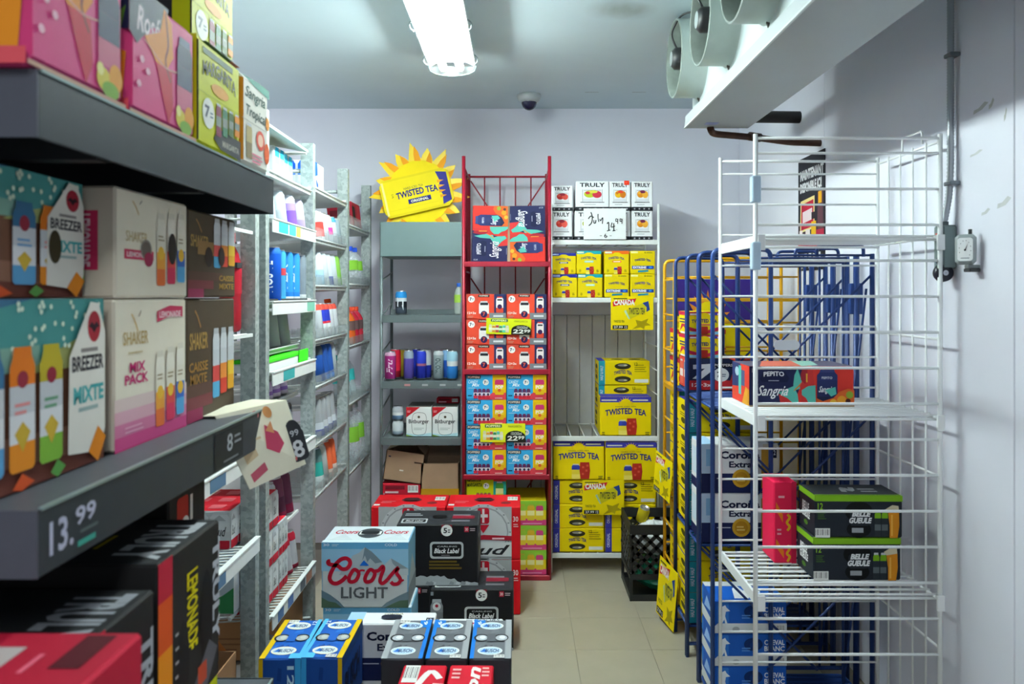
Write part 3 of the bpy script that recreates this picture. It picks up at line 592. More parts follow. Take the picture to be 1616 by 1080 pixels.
def marg_F(a):
    a.rect(.12, .87, .8, .93, '#3c5a3a'); a.text(.12, .66, .88, .8, 'MARGARITA', '#2c3418', 0, .03, arc=.35); a.ell(.5, .6, .2, '#dc9a2a', .06); a.rect(0, .5, 1, .505, '#8a9a10')
    a.ell(.24, .33, .13, '#e8eae2'); a.text(.16, .28, .26, .4, '7', '#26344a', 0, .04); a.lines(.27, .3, .34, .37, 2, '#5a7a8a')
    a.poly([(.35, .12), (.5, .04), (1, .02), (1, .22), (.45, .24)], '#26282a'); a.text(.55, .08, .95, .14, 'MARGARITA', '#c8c8b8')
    for i, c in enumerate(('#7c2440', '#3a7a5a', '#4a6a3a', '#e08a20')): a.can(.4+.145*i, .16+.03*i, .52+.145*i, .48, [c, '#8a9488', c])
DES['marg'] = ({'*': '#c6cc12', 'T': '#a8b010', 'L': '#2a2a2c'}, {'F': marg_F, 'L': lambda a: a.rect(.8, 0, 1, 1, '#c6cc12'), 'T': lambda a: (a.rect(.2, .0, .8, .2, '#5a7a6a'), a.rect(.8, .0, 1, .2, '#d88a8a'))})
def trop_F(a):
    a.text(.12, .72, .85, .88, 'Sangria', '#34564c', .25, .02); a.text(.15, .53, .9, .68, 'Tropical', '#4a5c54', .25, .02); a.rect(0, .5, 1, .505, '#8a8a84'); a.poly([(0, .96), (.6, 1), (1, 1), (1, .9), (.5, .92)], '#3c8c7c')
    a.can(.15, .1, .35, .48, ['#8a7c5c', '#b8a878']); a.ell(.66, .36, .16, '#d8503c', .11); a.ell(.66, .36, .1, '#e8c0a8', .07); a.ell(.9, .25, .1, '#e2602c', .12); a.ell(.93, .6, .07, '#e2902c', .08); a.lines(.35, .08, .75, .2, 3, '#d87c94')
DES['trop'] = ({'*': '#dedcd2', 'L': '#d88a1c', 'T': '#d8dcd8'}, {'F': trop_F, 'L': lambda a: a.poly([(.2, 0), (.8, 0), (.6, 1), (.1, 1)], '#e8b040')})
def breezer(low):
    def f(a):
        a.rect(0, .0, 1, .2, '#6a3a30'); a.poly([(0, .15), (1, .08), (1, .25), (0, .3)], '#8a6450'); a.rect(0, .62, 1, 1, '#47918e'); a.rect(0, .62, .5, .75, '#7ca696'); a.poly([(.4, .6), (1, .6), (1, .85), (.6, .7)], '#a2a868'); a.poly([(0, .9), (.45, 1), (0, 1)], '#3c6c8c')
        rnd = random.Random(2)
        for i in range(40): a.ell(rnd.random(), .68+.3*rnd.random(), .012, '#cfe0cc', None, 6)
        u0 = .45 if not low else 0.1
        for i, (c1, c2) in enumerate((('#5a9cc8', '#34688c'), ('#e08a24', '#d8741c'), ('#7cae3c', '#b8a82c'))):
            u = u0+.19*i; a.can(u, .1, u+.16, .75, [c1, '#d8dadc', '#c0c4c8', c2], c2); a.poly([(u+.03, .3), (u+.08, .2), (u+.13, .3), (u+.08, .36)], '#c8a83a'); a.ell(u+.08, .58, .035, '#8c2438'); a.lines(u+.03, .4, u+.13, .48, 2, ('#6c9cc8', '#d88c8c', '#6c9c7c')[i])
        a.poly([(.68, .1), (.95, .06), (.985, .2), (.985, .8), (.93, .97), (.86, .98), (.69, .66)], '#dfdcd2')
        a.ell(.89, .83, .055, '#a02434', .095); a.poly([(.845, .83), (.87, .86), (.89, .84), (.91, .86), (.935, .83), (.91, .82), (.89, .79), (.87, .82)], '#2c1420')
        a.lines(.78, .68, .96, .71, 1, '#8a8480', .8); a.text(.71, .57, .97, .66, 'BREEZER', '#34343a', 0, .03); a.text(.72, .38, .97, .48, 'MIXTE', '#4aa8a8', 0, .04); a.lines(.76, .33, .95, .36, 1, '#9ab0ac', .8); a.poly([(.84, .08), (.92, .22), (.99, .14), (.92, .0)], '#dd8420'); (None if low else (a.ell(.28, .48, .075, '#2a2018', .16), a.ell(.745, .42, .05, '#38301a', .14))); a.poly([(.55, .04), (.6, .1), (.66, .05), (.6, 0)], '#5c9a4a'); a.poly([(.3, .02), (.36, .09), (.44, .03), (.36, 0)], '#d8582c')
    return f
for k, lo in (('breezer', 1), ('breezer2', 0)): DES[k] = ({'*': '#6e4a38', 'T': '#5a463c'}, {'F': breezer(lo)})
def shaker(low):
    def f(a):
        if low:
            for i, c in enumerate(('#dcc6c0', '#d8a8b4', '#d07a9c', '#c94c84', '#c22a6c')): a.rect(0, .34-.085*(i+1), 1, .34-.085*i, c)
            a.text(.1, .69, .42, .78, 'SHAKER', '#bfa468', 0, .01); a.text(.18, .5, .38, .57, 'MIX', '#c0246c', 0, .03); a.text(.12, .42, .42, .49, 'PACK', '#c0246c', 0, .03); a.lines(.16, .63, .38, .655, 1, '#c8b88c')
            a.poly([(.54, .83), (.73, .87), (.93, .86), (.93, .94), (.73, .95), (.54, .91)], '#c83a5c'); a.text(.57, .86, .9, .91, 'LEMONADE', '#e8c8cc', 0, .04)
            base, hh = .07, .55; a.lines(.12, .1, .4, .16, 2, '#e8b0c8', .3)
        else:
            a.text(.12, .52, .4, .62, 'SHAKER', '#c8b486', 0, .01); a.rect(.1, .36, .48, .45, '#c83a5c'); a.text(.13, .38, .45, .43, 'LEMONADE', '#e8c8cc', 0, .04); base, hh = .12, .72
            a.ell(.38, .46, .075, '#8e857c', .1); a.ell(.38, .46, .06, '#6a6058', .08); a.ell(.41, .37, .06, '#a02850', .07)
        a.stroke([(.2, .9), (.24, .85), (.28, .78)], .012, '#c9a45a'); a.stroke([(.32, .92), (.29, .88)], .01, '#8c8478')
        for i, c in enumerate(('#e0703c', '#d0385c', '#58a8d8')):
            u = .52+.15*i; a.can(u, base+.02*i, u+.125, base+.02*i+hh, [c, ('#e8a040', '#d8504c', '#3a6cc0')[i], '#e8e2d0', '#ece6d6'], '#dcd6c4'); a.ell(u+.062, base+hh*.45, .045, '#e8b83c'); a.lines(u+.02, base+hh*.62, u+.11, base+hh*.72, 2, '#a89878')
        if not low: a.ell(.74, .5, .065, '#2c2624', .16)
    return f
def shaker_L(a): a.text(.28, .18, .52, .85, 'CAISSE', '#b89a5c', 0, .0, -90); a.rect(.62, .25, .86, .78, '#c8305a'); a.text(.68, .28, .8, .75, 'LEMONADE', '#e8c0c8', 0, .04, -90)
for k, lo in (('shaker', 1), ('shaker2', 0)): DES[k] = ({'*': '#e6dfcb', 'L': '#c9c0ad'}, {'F': shaker(lo), 'L': shaker_L if not lo else (lambda a: a.lines(.3, .2, .7, .8, 4, '#b8a888'))})
def caisse(low):
    def f(a):
        for i, c in enumerate(('#5c4238', '#7a3c40', '#9a3458')): a.rect(0, .3-.1*(i+1) if i < 2 else 0, .7-.2*i, .3-.1*i, c)
        a.stroke([(.15, .9), (.2, .85), (.26, .76)], .02, '#a87c4a'); a.text(.05, .58, .4, .72, 'SHAKER', '#b08c4c', 0, .02)
        if low: a.text(.04, .4, .4, .48, 'CAISSE', '#a87c3c', 0, .02); a.text(.06, .3, .38, .38, 'MIXTE', '#a87c3c', 0, .02)
        else: a.text(.62, .2, .95, .27, 'CAISSE', '#a8843c', 0, .02); a.text(.62, .1, .95, .17, 'MIXTE', '#a8843c', 0, .02); a.rect(.18, .5, .5, .66, '#9a7648'); a.ell(.4, .48, .08, '#2c201c', .12)
        v0 = .14 if low else .36
        for i, c in enumerate(('#58a8d0', '#cc4434', '#dca030')): a.can(.5+.16*i, v0+.02*i, .645+.16*i, v0+.6, [c, ('#d8504c', '#e08a3c', '#e8c040')[i], '#c8ccd0', '#d0d4d8'], '#b8bcc0')
        if not low: a.ell(.66, .5, .07, '#2c201c', .12)
    return f
for k, lo in (('caisse', 1), ('caisse2', 0)): DES[k] = ({'*': '#4e4234'}, {'F': caisse(lo)})
def trulyD_F(a):
    a.rect(0, 0, .2, .22, '#dcae14'); a.rect(0, .22, .2, .5, '#e08a18'); a.rect(0, .5, .2, .78, '#d8541e'); a.rect(0, .78, .2, 1, '#b82038'); a.text(.42, .35, .6, .82, 'LEMONADE', '#d8c80e', 0, .03, -90)
    a.ell(.75, .45, .11, '#0b0b0d', .3); a.ell(.36, .32, .1, '#141416', .25); a.text(.86, .25, .99, .9, 'TRULY', '#b4b8c0', 0, .04, -90); a.poly([(.5, .1), (.75, .02), (.95, .2), (.8, .3)], '#58585e'); a.lines(.24, .2, .3, .6, 5, '#a8a8a8', .2); a.rect(.6, .08, .75, .2, '#b8482c')
def trulyD_T(a): a.text(.66, .12, .95, .8, 'TRULY', '#a8acb0', 0, .04, 180); a.ell(.3, .6, .1, '#c8b81c', .12); a.ell(.18, .4, .08, '#b8542c', .1); a.lines(.42, .3, .6, .6, 3, '#8c8420')
DES['trulyD'] = ({'*': '#222222', 'T': '#26282a'}, {'F': trulyD_F, 'T': lambda a: (a.text(.1, .04, .9, .3, 'TRULY', '#a8acb0', 0, .04, 180), a.ell(.35, .75, .14, '#c8b81c', .1), a.ell(.65, .62, .12, '#b8542c', .08), a.lines(.3, .42, .7, .52, 2, '#a89a1c'))})
DES['trulyE'] = ({'*': '#1e1f21', 'T': '#222426'}, {'F': lambda a: (a.rect(.0, .8, .3, 1, '#b82038'), a.text(.78, .05, .97, .8, 'TRULY', '#a4a8b0', 0, .04, -90)), 'T': lambda a: (a.text(.1, .04, .9, .3, 'TRULY', '#8c9096', 0, .04, 180), a.ell(.4, .7, .14, '#34362c', .1))})
DES['redwhite'] = ({'*': '#c01c3a', 'T': '#a81430'}, {'F': lambda a: (a.rect(.0, .0, 1, .3, '#b41634'), a.lines(.2, .4, .8, .7, 2, '#e88098')), 'T': lambda a: (a.rect(.08, .42, .42, .98, '#b8aca8'), a.rect(.46, .32, .80, .9, '#b0a6a2'), a.lines(.55, .07, .97, .18, 1, '#4c0c18', .9), a.lines(.5, .23, .8, .27, 1, '#d86478'))})
def sleeve6(c1, c2):
    def f(a):
        for i in range(2): a.can(.08+.46*i, .3, .46+.46*i, .98, ['#d6dadc', c1, c2], c2)
        a.lines(.1, .06, .9, .25, 3, '#9aa0a8', .3)
    return f
DES['six_aqua'] = ({'*': '#c4cacc', 'T': '#d8c050'}, {'F': sleeve6('#8ad0e6', '#2ab0d8'), 'R': sleeve6('#8ad0e6', '#2ab0d8')})
DES['six_blue'] = ({'*': '#ccd2d4'}, {'F': sleeve6('#5a8ad8', '#1f5cc8'), 'R': lambda a: (a.poly([(.1, 1), (.4, 1), (.45, .6), (.2, .5)], '#2460c8'), a.poly([(.3, .45), (.5, .3), (.5, .05), (.4, .05)], '#3a64d0'), a.lines(.6, .3, .9, .8, 4, '#e0e4e6', .5))})
DES['six_red'] = ({'*': '#8c1c2c', 'T': '#c8ccce'}, {'R': lambda a: (a.rect(0, .3, .3, .8, '#16161a'), a.rect(.5, .1, .9, .9, '#a8242f')), 'F': lambda a: a.rect(.1, .2, .9, .7, '#5c1420')})
def budcans(a):
    n = 4 if a.asp > 1.8 else 3
    for j in range(1):
        for i in range(n):
            u = i/n; a.can(u+.01, .02, u+1/n-.01, .99, ['#b81c30', '#cdd1d2', '#d6dadb', '#d2d6d8'], '#c8ccce'); a.text(u+.05, .35, u+.2, .6, 'Bud', '#2c2c30', .4, .01); a.poly([(u+.03, .75), (u+.12, .9), (u+.2, .75)], '#a8acb0')
DES['budpack'] = ({'*': '#bfc4c6', 'T': '#e02434'}, {'F': budcans, 'R': budcans, 'T': lambda a: [a.rr(.08+.3*i, .15+.45*j, .26+.3*i, .4+.45*j, '#ee7078', .02) for i in range(3) for j in range(2)]})
DES['coors2'] = ({'*': '#d4d8da', 'T': '#9fc8e0'}, {'F': lambda a: (a.rect(0, .72, 1, 1, '#7fbfe2'), a.poly([(.2, .3), (.45, .8), (.7, .55), (1, .75), (1, .3)], '#b4c4cc'), a.poly([(.35, .8), (.42, .92), (.5, .8)], '#1f8c6c'), a.text(.1, .4, .93, .62, 'Coors', '#b5122f', .3, .03), a.text(.2, .22, .8, .32, 'LIGHT', '#54595e', 0, .02), a.text(.7, .84, .95, .9, 'PROC', '#d8ecf6'), a.poly([(.5, .02), (.7, .14), (.8, .22), (.9, .3), (1, .42), (1, .02)], '#3a8a54'))})
DES['card'] = ({'*': '#a87c54'}, {'F': lambda a: a.lines(.1, .2, .6, .5, 3, '#8a6444', .3)})

# ------------------------------------------------------------------ the room
XR, YB, ZC = 1.27, 4.45, 2.50; XL = -2.1; YF = -2.2
WALL = M('#dedfea', .55, 0, .03, 6, .03); CEIL = M('#c6d6dd', .6, 0, .05, 5, .03)
q = MB(); q.box((XL, YF, -.1), (XR+.1, YB+.1, -.003), M('#857e6e', .5)); fl = tag(link('floor', q.mesh('floor')), kind='structure')
TG = M('#a8a18f', .36, 0, .10, 9, .02); t = .3055; tm = MB(); tm.box((-t/2+.0007, -t/2+.0007, -.003), (t/2-.0007, t/2-.0007, .0005), TG, .0006); tm = tm.mesh('tile')
for i in range(-6, 4):
    for j in range(-9, 3):
        x, y = .230+t*(i+.5), 3.72+t*(j+.5)
        if x+t/2 < XR and y+t/2 < YB+.01: link('tile', tm, fl, (x, y, 0))
q = MB(); q.box((XL, YF, ZC), (XR+.1, YB+.1, ZC+.1), CEIL); ce = tag(link('ceiling', q.mesh('ceiling')), kind='structure')
def stain(par, name, o, U, V, pts, c):
    b = MB(); b.face([Vector(o)+Vector(U)*u+Vector(V)*v for u, v in pts], M(c, .7, 0, .2, 30)); return part(name, b, par)
def blotch(m, p, rad, c):
    nt = m.node_tree; b = nt.nodes['Principled BSDF']; old = b.inputs['Base Color'].links[0].from_socket
    g = nt.nodes.new('ShaderNodeNewGeometry'); d = nt.nodes.new('ShaderNodeVectorMath'); d.operation = 'DISTANCE'; d.inputs[1].default_value = p
    mr = nt.nodes.new('ShaderNodeMapRange'); mr.inputs[1].default_value = rad; mr.inputs[2].default_value = 0; n = nt.nodes.new('ShaderNodeTexNoise'); n.inputs['Scale'].default_value = 45; n.inputs['Detail'].default_value = 6
    mu = nt.nodes.new('ShaderNodeMath'); mu.operation = 'MULTIPLY'; mu.use_clamp = True; mx = nt.nodes.new('ShaderNodeMix'); mx.data_type = 'RGBA'; mx.inputs[7].default_value = (*rgb(c), 1)
    nt.links.new(g.outputs['Position'], d.inputs[0]); nt.links.new(d.outputs['Value'], mr.inputs[0]); nt.links.new(mr.outputs[0], mu.inputs[0]); nt.links.new(n.outputs['Fac'], mu.inputs[1])
    nt.links.new(mu.outputs[0], mx.inputs[0]); nt.links.new(old, mx.inputs[6]); nt.links.new(mx.outputs[2], b.inputs['Base Color'])
blotch(CEIL, (.43, 2.92, ZC), .10, '#5f5f50'); blotch(CEIL, (.36, 2.90, ZC), .12, '#7d8378')
for px in (935, 1010): a = wx(px, 4.05); stain(ce, 'stain', (a, 4.08, ZC-.001), (1, 0, 0), (0, 1, 0), [(-.037, 0), (-.035, .008), (.037, .006), (.035, 0)], '#8f9690')
q = MB(); q.box((XL, YB, 0), (XR+.1, YB+.1, ZC), WALL); wb = tag(link('wall_back', q.mesh('wall_back')), kind='structure')
q = MB(); q.box((XR+.012, YF, 0), (XR+.1, YB, ZC), M('#a9a8ad', .6)); wr = tag(link('wall_right', q.mesh('wall_right')), kind='structure')
for y0, y1 in ((3.21, YB), (1.98, 3.21), (.76, 1.98), (-.46, .76), (-1.68, -.46)): slab('panel', (XR, y0+.0015, 0), (XR+.014, y1-.0015, ZC), WALL, wr, .002)
for py, px, sx, sy in ((172, 1548, .035, .010), (166, 1565, .012, .012), (184, 1587, .006, .016), (243, 1541, .03, .006), (322, 1585, .03, .012), (336, 1556, .02, .008)):
    y = XR*F/(px-818); o = (XR-.0006, y, wz(py, y)); stain(wr, 'tape_mark', o, (0, -1, 0), (0, 0, 1), [(-sx, -sy*.8), (sx*.2, -sy*.3), (sx, sy), (sx*.5, sy*1.6), (-sx*.3, sy*.4), (-sx*.9, sy*.3)], '#c2c4c6' if py > 240 else '#b4b6b4')
q = MB(); q.box((XL-.1, YF, 0), (XL, YB+.1, ZC), WALL); tag(link('wall_left', q.mesh('wall_left')), kind='structure')
q = MB(); q.box((XL, YF-.1, 0), (XR+.1, YF, ZC), WALL); tag(link('wall_front', q.mesh('wall_front')), kind='structure')
# plank-boarded lower wall behind the white rack
q = MB(); q.box((.13, YB-.012, 0), (.80, YB, 1.313), M('#8d8f92', .6)); tr = tag(link('trim_1', q.mesh('trim_1')), kind='structure')
pm = MB(); pm.box((-.0352, -.012, 0), (.0352, 0, 1.31), M('#d6d8da', .5), .003); pm = pm.mesh('plank')
for i in range(9): link('plank', pm, tr, (.168+.0728*i, YB-.010, 0))

# ------------------------------------------------------------------ ceiling light
WH = M('#e8ecec', .4); L0, L1, LX = 2.13, 3.36, -.287
f = thing('ceiling_light', 'long twin-tube fluorescent light fixed to the ceiling', 'light', (LX, (L0+L1)/2, ZC))
q = MB(); q.prism([(-.085, ZC), (.085, ZC), (.10, ZC-.05), (.10, ZC-.078), (.094, ZC-.078), (.06, ZC-.06), (-.06, ZC-.06), (-.094, ZC-.078), (-.10, ZC-.078), (-.10, ZC-.05)], L0, L1, WH); q.v = [(x+LX, y, z) for x, y, z in q.v]; part('housing', q, f)
tubem = emit('tube_glow', (.86, 1, .97), TUBE)
for s in (-.036, .036):
    tb = wire('tube', [(LX+s, L0+.02, 2.408), (LX+s, L1-.03, 2.408)], .0165, tubem, f, 12)
    for y in (L0+.012, L1-.022): wire('end_cap', [(LX+s, y-.008, 2.408), (LX+s, y+.008, 2.408)], .0175, M('#d8dcdc', .3, .5), tb, 12)
q = MB(); cm = clear('clear_cover', '#f2fafa', .10, .12)
arc = [(LX+.103*math.cos(math.radians(180+k*22.5)), ZC-.078-.042*abs(math.sin(math.radians(k*22.5)))**.7) for k in range(9)]
for a, b in zip(arc, arc[1:]): q.face([(a[0], L0, a[1]), (b[0], L0, b[1]), (b[0], L1, b[1]), (a[0], L1, a[1])], cm, True)
q.face([(x, L1, z) for x, z in arc], cm); q.face([(x, L0, z) for x, z in arc], cm); part('cover', q, f)
wire('cover_rim', [(x, L1, z-.0) for x, z in arc], .003, M('#5c6c6c', .3), f, 6)
for y in (2.35, 2.85, 3.27):
    for s in (-1, 1): wire('clip', bent([(LX+s*.098, y, ZC-.055), (LX+s*.116, y, ZC-.068), (LX+s*.112, y, ZC-.09), (LX+s*.098, y, ZC-.098)], .01), .003, M('#c8d4d4', .25, .8), f, 6)

# ------------------------------------------------------------------ dome camera
c = thing('dome_camera', 'small white security camera with a dark dome on the ceiling', 'camera', (.058, 4.14, ZC))
q = MB(); q.lathe([(.001, ZC), (.063, ZC), (.064, ZC-.012), (.057, ZC-.03), (.042, ZC-.042), (.001, ZC-.042)], M('#aeb4b6', .4), 24, o=(.058, 4.14, 0)); part('base', q, c)
q = MB(); q.lathe([(.041, ZC-.042)]+[(.041*math.cos(math.radians(a)), ZC-.042-.041*math.sin(math.radians(a))) for a in (15, 35, 55, 75, 89)], M('#1c1c3c', .08), 24, o=(.058, 4.14, 0)); part('dome', q, c)

# ------------------------------------------------------------------ evaporator with fans
EV = M('#c0cccb', .42, .1, .05, 8); EX0, EX1, EZ, EY0, EY1 = .673, .929, 2.103, 1.25, 3.12
e = thing('cooling_unit', 'long pale grey ceiling cooling unit with round fans along its side', 'cooler', ((EX0+EX1)/2, 2.2, ZC))
q = MB(); q.prism([(EX0+.03, EZ+.05), (EX1, EZ+.05), (EX1+.03, EZ+.2), (EX1+.03, ZC), (EX0+.03, ZC)], EY0, EY1, EV); part('housing', q, e)
q = MB(); q.prism([(EX0, EZ), (EX1, EZ), (EX1, EZ+.05), (EX0+.028, EZ+.05), (EX0+.003, EZ+.048)], EY0-.01, EY1+.01, M('#aab2b4', .42, .1, .06, 7), side=None)
dp = part('drip_pan', q, e)
q = MB(); q.prism([(EX0-.003, EZ-.001), (EX0+.004, EZ-.001), (EX0+.03, EZ+.058), (EX0+.022, EZ+.06)], EY0-.012, EY1+.012, M('#dfe8e8', .35, .1)); part('pan_lip', q, e)
for i in range(6): wire('screw', [(EX0+.004, EY1-.06-.3*i, EZ+.028), (EX0+.012, EY1-.06-.3*i, EZ+.026)], .0045, M('#4c5050', .3, .9), dp, 8)
FS = M('#b6c2be', .42, .2, .16, 14); DK = M('#26282a', .45)
for yc in (3.0, 2.575, 2.165, 1.75):
    X0, X1, zc, R = .605, .705, 2.345, .145
    fg = MB(); fg.lathe([(R+.004, X0), (R, X0-.003), (R-.004, X0), (R-.006, X1)], M('#707a74', .6, .1, .45, 22), 36, 'X', (0, yc, zc)); fg.lathe([(R+.004, X0), (R+.004, X1-.008), (R+.012, X1)], FS, 36, 'X', (0, yc, zc))
    sh = part('fan_shroud', fg, e)
    for k in range(3):
        t = 2*math.pi*k/3+.5; wire('bracket', [(X1-.02, yc+.02*math.cos(t), zc+.02*math.sin(t)), (X1-.02, yc+(R-.004)*math.cos(t), zc+(R-.004)*math.sin(t))], .004, M('#6c7472', .4, .6), sh, 6)
    m = MB(); m.lathe([(.001, X0-.012), (.03, X0-.01), (.042, X0+.002), (.042, X0+.07), (.03, X0+.08), (.001, X0+.08)], DK, 20, 'X', (0, yc, zc)); m.lathe([(.001, X0-.0135), (.028, X0-.0125)], M('#b8c2c2', .35, .6), 16, 'X', (0, yc, zc)); part('motor', m, sh)
    for k in range(4):
        b = MB(); t = math.pi/2*k+.3
        pts = [(r*math.cos(t+d), r*math.sin(t+d), x) for r, d, x in ((.04, -.3, .03), (.13, -.32, .028), (.136, 0, .045), (.13, .32, .066), (.04, .35, .06))]
        for off in (0, .002): b.face([(X0+x+off, yc+y, zc+z) for y, z, x in (pts if off else pts[::-1])], M('#8f9896', .4, .5))
        part('blade', b, sh)
    wire('cable', bent([(X0+.01, yc, zc+.04), (X0-.012, yc+.02, zc+.1), (X0+.01, yc-.06, zc+.148), (X0+.05, yc-.1, zc+.148), (X1, yc-.12, zc+.14)], .05), .004, DK, sh, 6)
    wire('drip_stain', [(X1-.004, yc, zc-R-.006), (X1+.004, yc+.01, zc-R-.016)], .008, M('#5e5a50', .7), sh, 6)
p = thing('insulated_pipe', 'black insulated pipe running into the right wall above the copper one', 'pipe', (.9, 3.3, 2.24))
wire('pipe', [(.84, EY1+.01, 2.26), (.86, 3.42, 2.236), (1.0, 3.49, 2.233), (XR+.02, 3.49, 2.23)], .027, M('#1f1d1d', .7), p, 10)
p = thing('copper_pipe', 'rusty brown pipe from the cooling unit into the right wall', 'pipe', (.9, 3.2, 2.09))
wire('pipe', bent([(.77, 3.1, 2.098), (.79, 3.15, 2.085), (.98, 3.19, 2.078), (1.14, 3.24, 2.068), (XR+.02, 3.25, 2.066)], .03), .014, M('#4a2c1e', .55, .3, .5, 30), p, 10)
wire('sleeve', [(.95, 3.182, 2.082), (1.0, 3.197, 2.078)], .018, M('#3a2620', .7), p, 10)
# door-less nameplates
slab('sticker', (.735, 3.02, EZ-.0012), (.785, 3.06, EZ-.0002), M('#8f9ccc', .4), dp)

# ------------------------------------------------------------------ right wall fittings
cdx = XR-.018; cy = cdx*F/682
c = thing('conduit', 'ribbed grey metal conduit coming down the right wall to the thermostat', 'conduit', (cdx, cy, 1.9))
pts = [(cdx, cy, ZC), (cdx, cy, 1.79), (cdx-.002, cy+.003, 1.72), (cdx-.008, cy+.012, 1.66), (cdx-.012, cy+.016, 1.632)]
pp = []; rr = []
P0 = bent(pts, .08, 6); L = 0
for a, b in zip(P0, P0[1:]):
    n = max(1, int((b-a).length/.0045))
    for k in range(n): pp.append(a.lerp(b, k/n)); rr.append(.0105 if len(pp) % 2 else .0085)
q = MB(); q.tube(pp, rr, M('#a4aab0', .35, .45), 8); part('pipe', q, c)
for z in (wz(88, cy), wz(290, cy)):
    slab('strap', (cdx-.013, cy-.022, z-.006), (XR, cy+.014, z+.006), M('#70767c', .35, .8), c, .002)
GB = M('#6f7f80', .42, .2, .04); ty0, ty1 = 2.235, 2.287; tz0, tz1 = wz(425, 2.28), wz(357, 2.28)
th = thing('thermostat', 'grey metal thermostat box with a small dial on the right wall', 'thermostat', (XR, 2.28, tz0))
slab('case', (XR-.042, ty0, tz0), (XR, ty1, tz1), GB, th, .005)
slab('badge', (XR-.0432, ty1-.034, tz1-.032), (XR-.0415, ty1-.012, tz1-.022), P('#b8605c'), th)
wire('connector', [(cdx-.012, cy+.016, tz1-.004), (cdx-.012, cy+.016, tz1+.010)], .014, M('#5c6668', .35, .8), th, 12)
wire('latch', bent([(XR-.043, ty1-.03, tz0+.012), (XR-.047, ty1-.022, tz0+.022), (XR-.043, ty1-.03, tz0+.036)], .01), .002, DK, th, 6)
q = MB(); q.lathe([(.001, -.02), (.024, -.018), (.027, 0), (.022, .012), (.001, .012)], M('#1d1f2c', .35), 20, 'Y', (XR-.034, ty0+.02, tz0-.012)); kn = part('knob', q, th)
q = MB(); q.lathe([(.001, -.0205), (.008, -.0205)], M('#c8ccd8', .3), 14, 'Y', (XR-.034, ty0+.02, tz0-.012)); part('knob_cap', q, kn)
gx = XR-.036; gy = 2.132; gz = wz(394, gy)
g = thing('thermometer', 'small dial thermometer in a rounded grey frame beside the thermostat', 'thermometer', (gx, gy, gz))
dl = DES['dial'] = ({'*': '#9fa8a8'}, {'F': lambda a: (a.rr(.14, .12, .86, .88, '#f2f6f6', .14), [a.rect(.5+.27*math.cos(t)-.015, .5+.29*math.sin(t)-.012, .5+.27*math.cos(t)+.015, .5+.29*math.sin(t)+.012, '#4c5054') for t in [math.radians(x) for x in range(-40, 230, 30)]], a.poly([(.48, .48), (.62, .68), (.53, .46)], '#26282a'), a.ell(.5, .48, .05, '#26282a'), a.lines(.3, .2, .7, .26, 1, '#8c9094'))})
k = ('dialbody',); b = MB(); b.box((-.026, -.012, 0), (.026, .012, .084), M('#98a2a2', .4), .009); pr = MB(); dl[1]['F'](Art(pr, *frames(.052, .024, .084)['F']))
fr_ = link('frame', b.mesh('frame'), g, (0, 0, -.042), (0, 0, math.radians(-38))); link('dial', pr.mesh('dial'), fr_)
slab('mounting_arm', (gx, gy-.008, gz-.052), (XR, gy+.008, gz-.042), M('#8a9494', .4), g, .002)
wire('probe', [(gx+.012, gy, gz+.04), (gx+.012, gy, gz+.056)], .005, DK, g, 8)
slab('clamp', (gx, gy-.02, gz-.062), (gx+.03, gy+.012, gz-.052), DK, g, .002)
def poster(a):
    a.rect(0, .42, 1, 1, '#26262e'); a.text(.08, .8, .97, .89, 'MAINTENANT', '#dedee0', 0, .05); a.text(.08, .69, .9, .78, 'DISPONIBLE ICI!', '#dedee0', 0, .05)
    a.rect(0, .25, 1, .42, '#3a2c34'); a.rect(0, .19, 1, .27, '#b82440'); a.poly([(.08, .34), (.64, .36), (.64, .64), (.1, .62)], '#e2d08a'); a.poly([(.12, .36), (.6, .38), (.6, .61), (.13, .59)], '#b01c38'); a.poly([(.18, .42), (.55, .44), (.55, .54), (.18, .52)], '#e0ccd0')
    a.rect(.75, .3, .95, .66, '#5c3a44'); a.rect(.78, .56, .9, .66, '#d8a01c'); a.rect(.7, .26, .98, .34, '#a8243c'); a.rect(.52, .22, .7, .42, '#d8a81c'); a.rect(.3, .25, .47, .36, '#d8d0d0'); a.rect(.53, .44, .68, .5, '#2c2028')
    a.rect(.06, .25, .18, .36, '#e8dcdc'); a.rect(0, 0, 1, .19, '#1c1c24')
    for i in range(5): a.rect(.08+.17*i, .02+.03*(i % 2), .19+.17*i, .15, '#c4c4c8')
DES['poster'] = ({'*': '#26262e'}, {'F': poster})
carton('poster', 'poster', (.30, .003, .50), (XR-.0022, 3.345, wz(425, 3.2)), 'black, red and yellow poster on the right wall above the blue racks', 'poster', rot=(0, 0, -math.pi/2), ch=.0005)

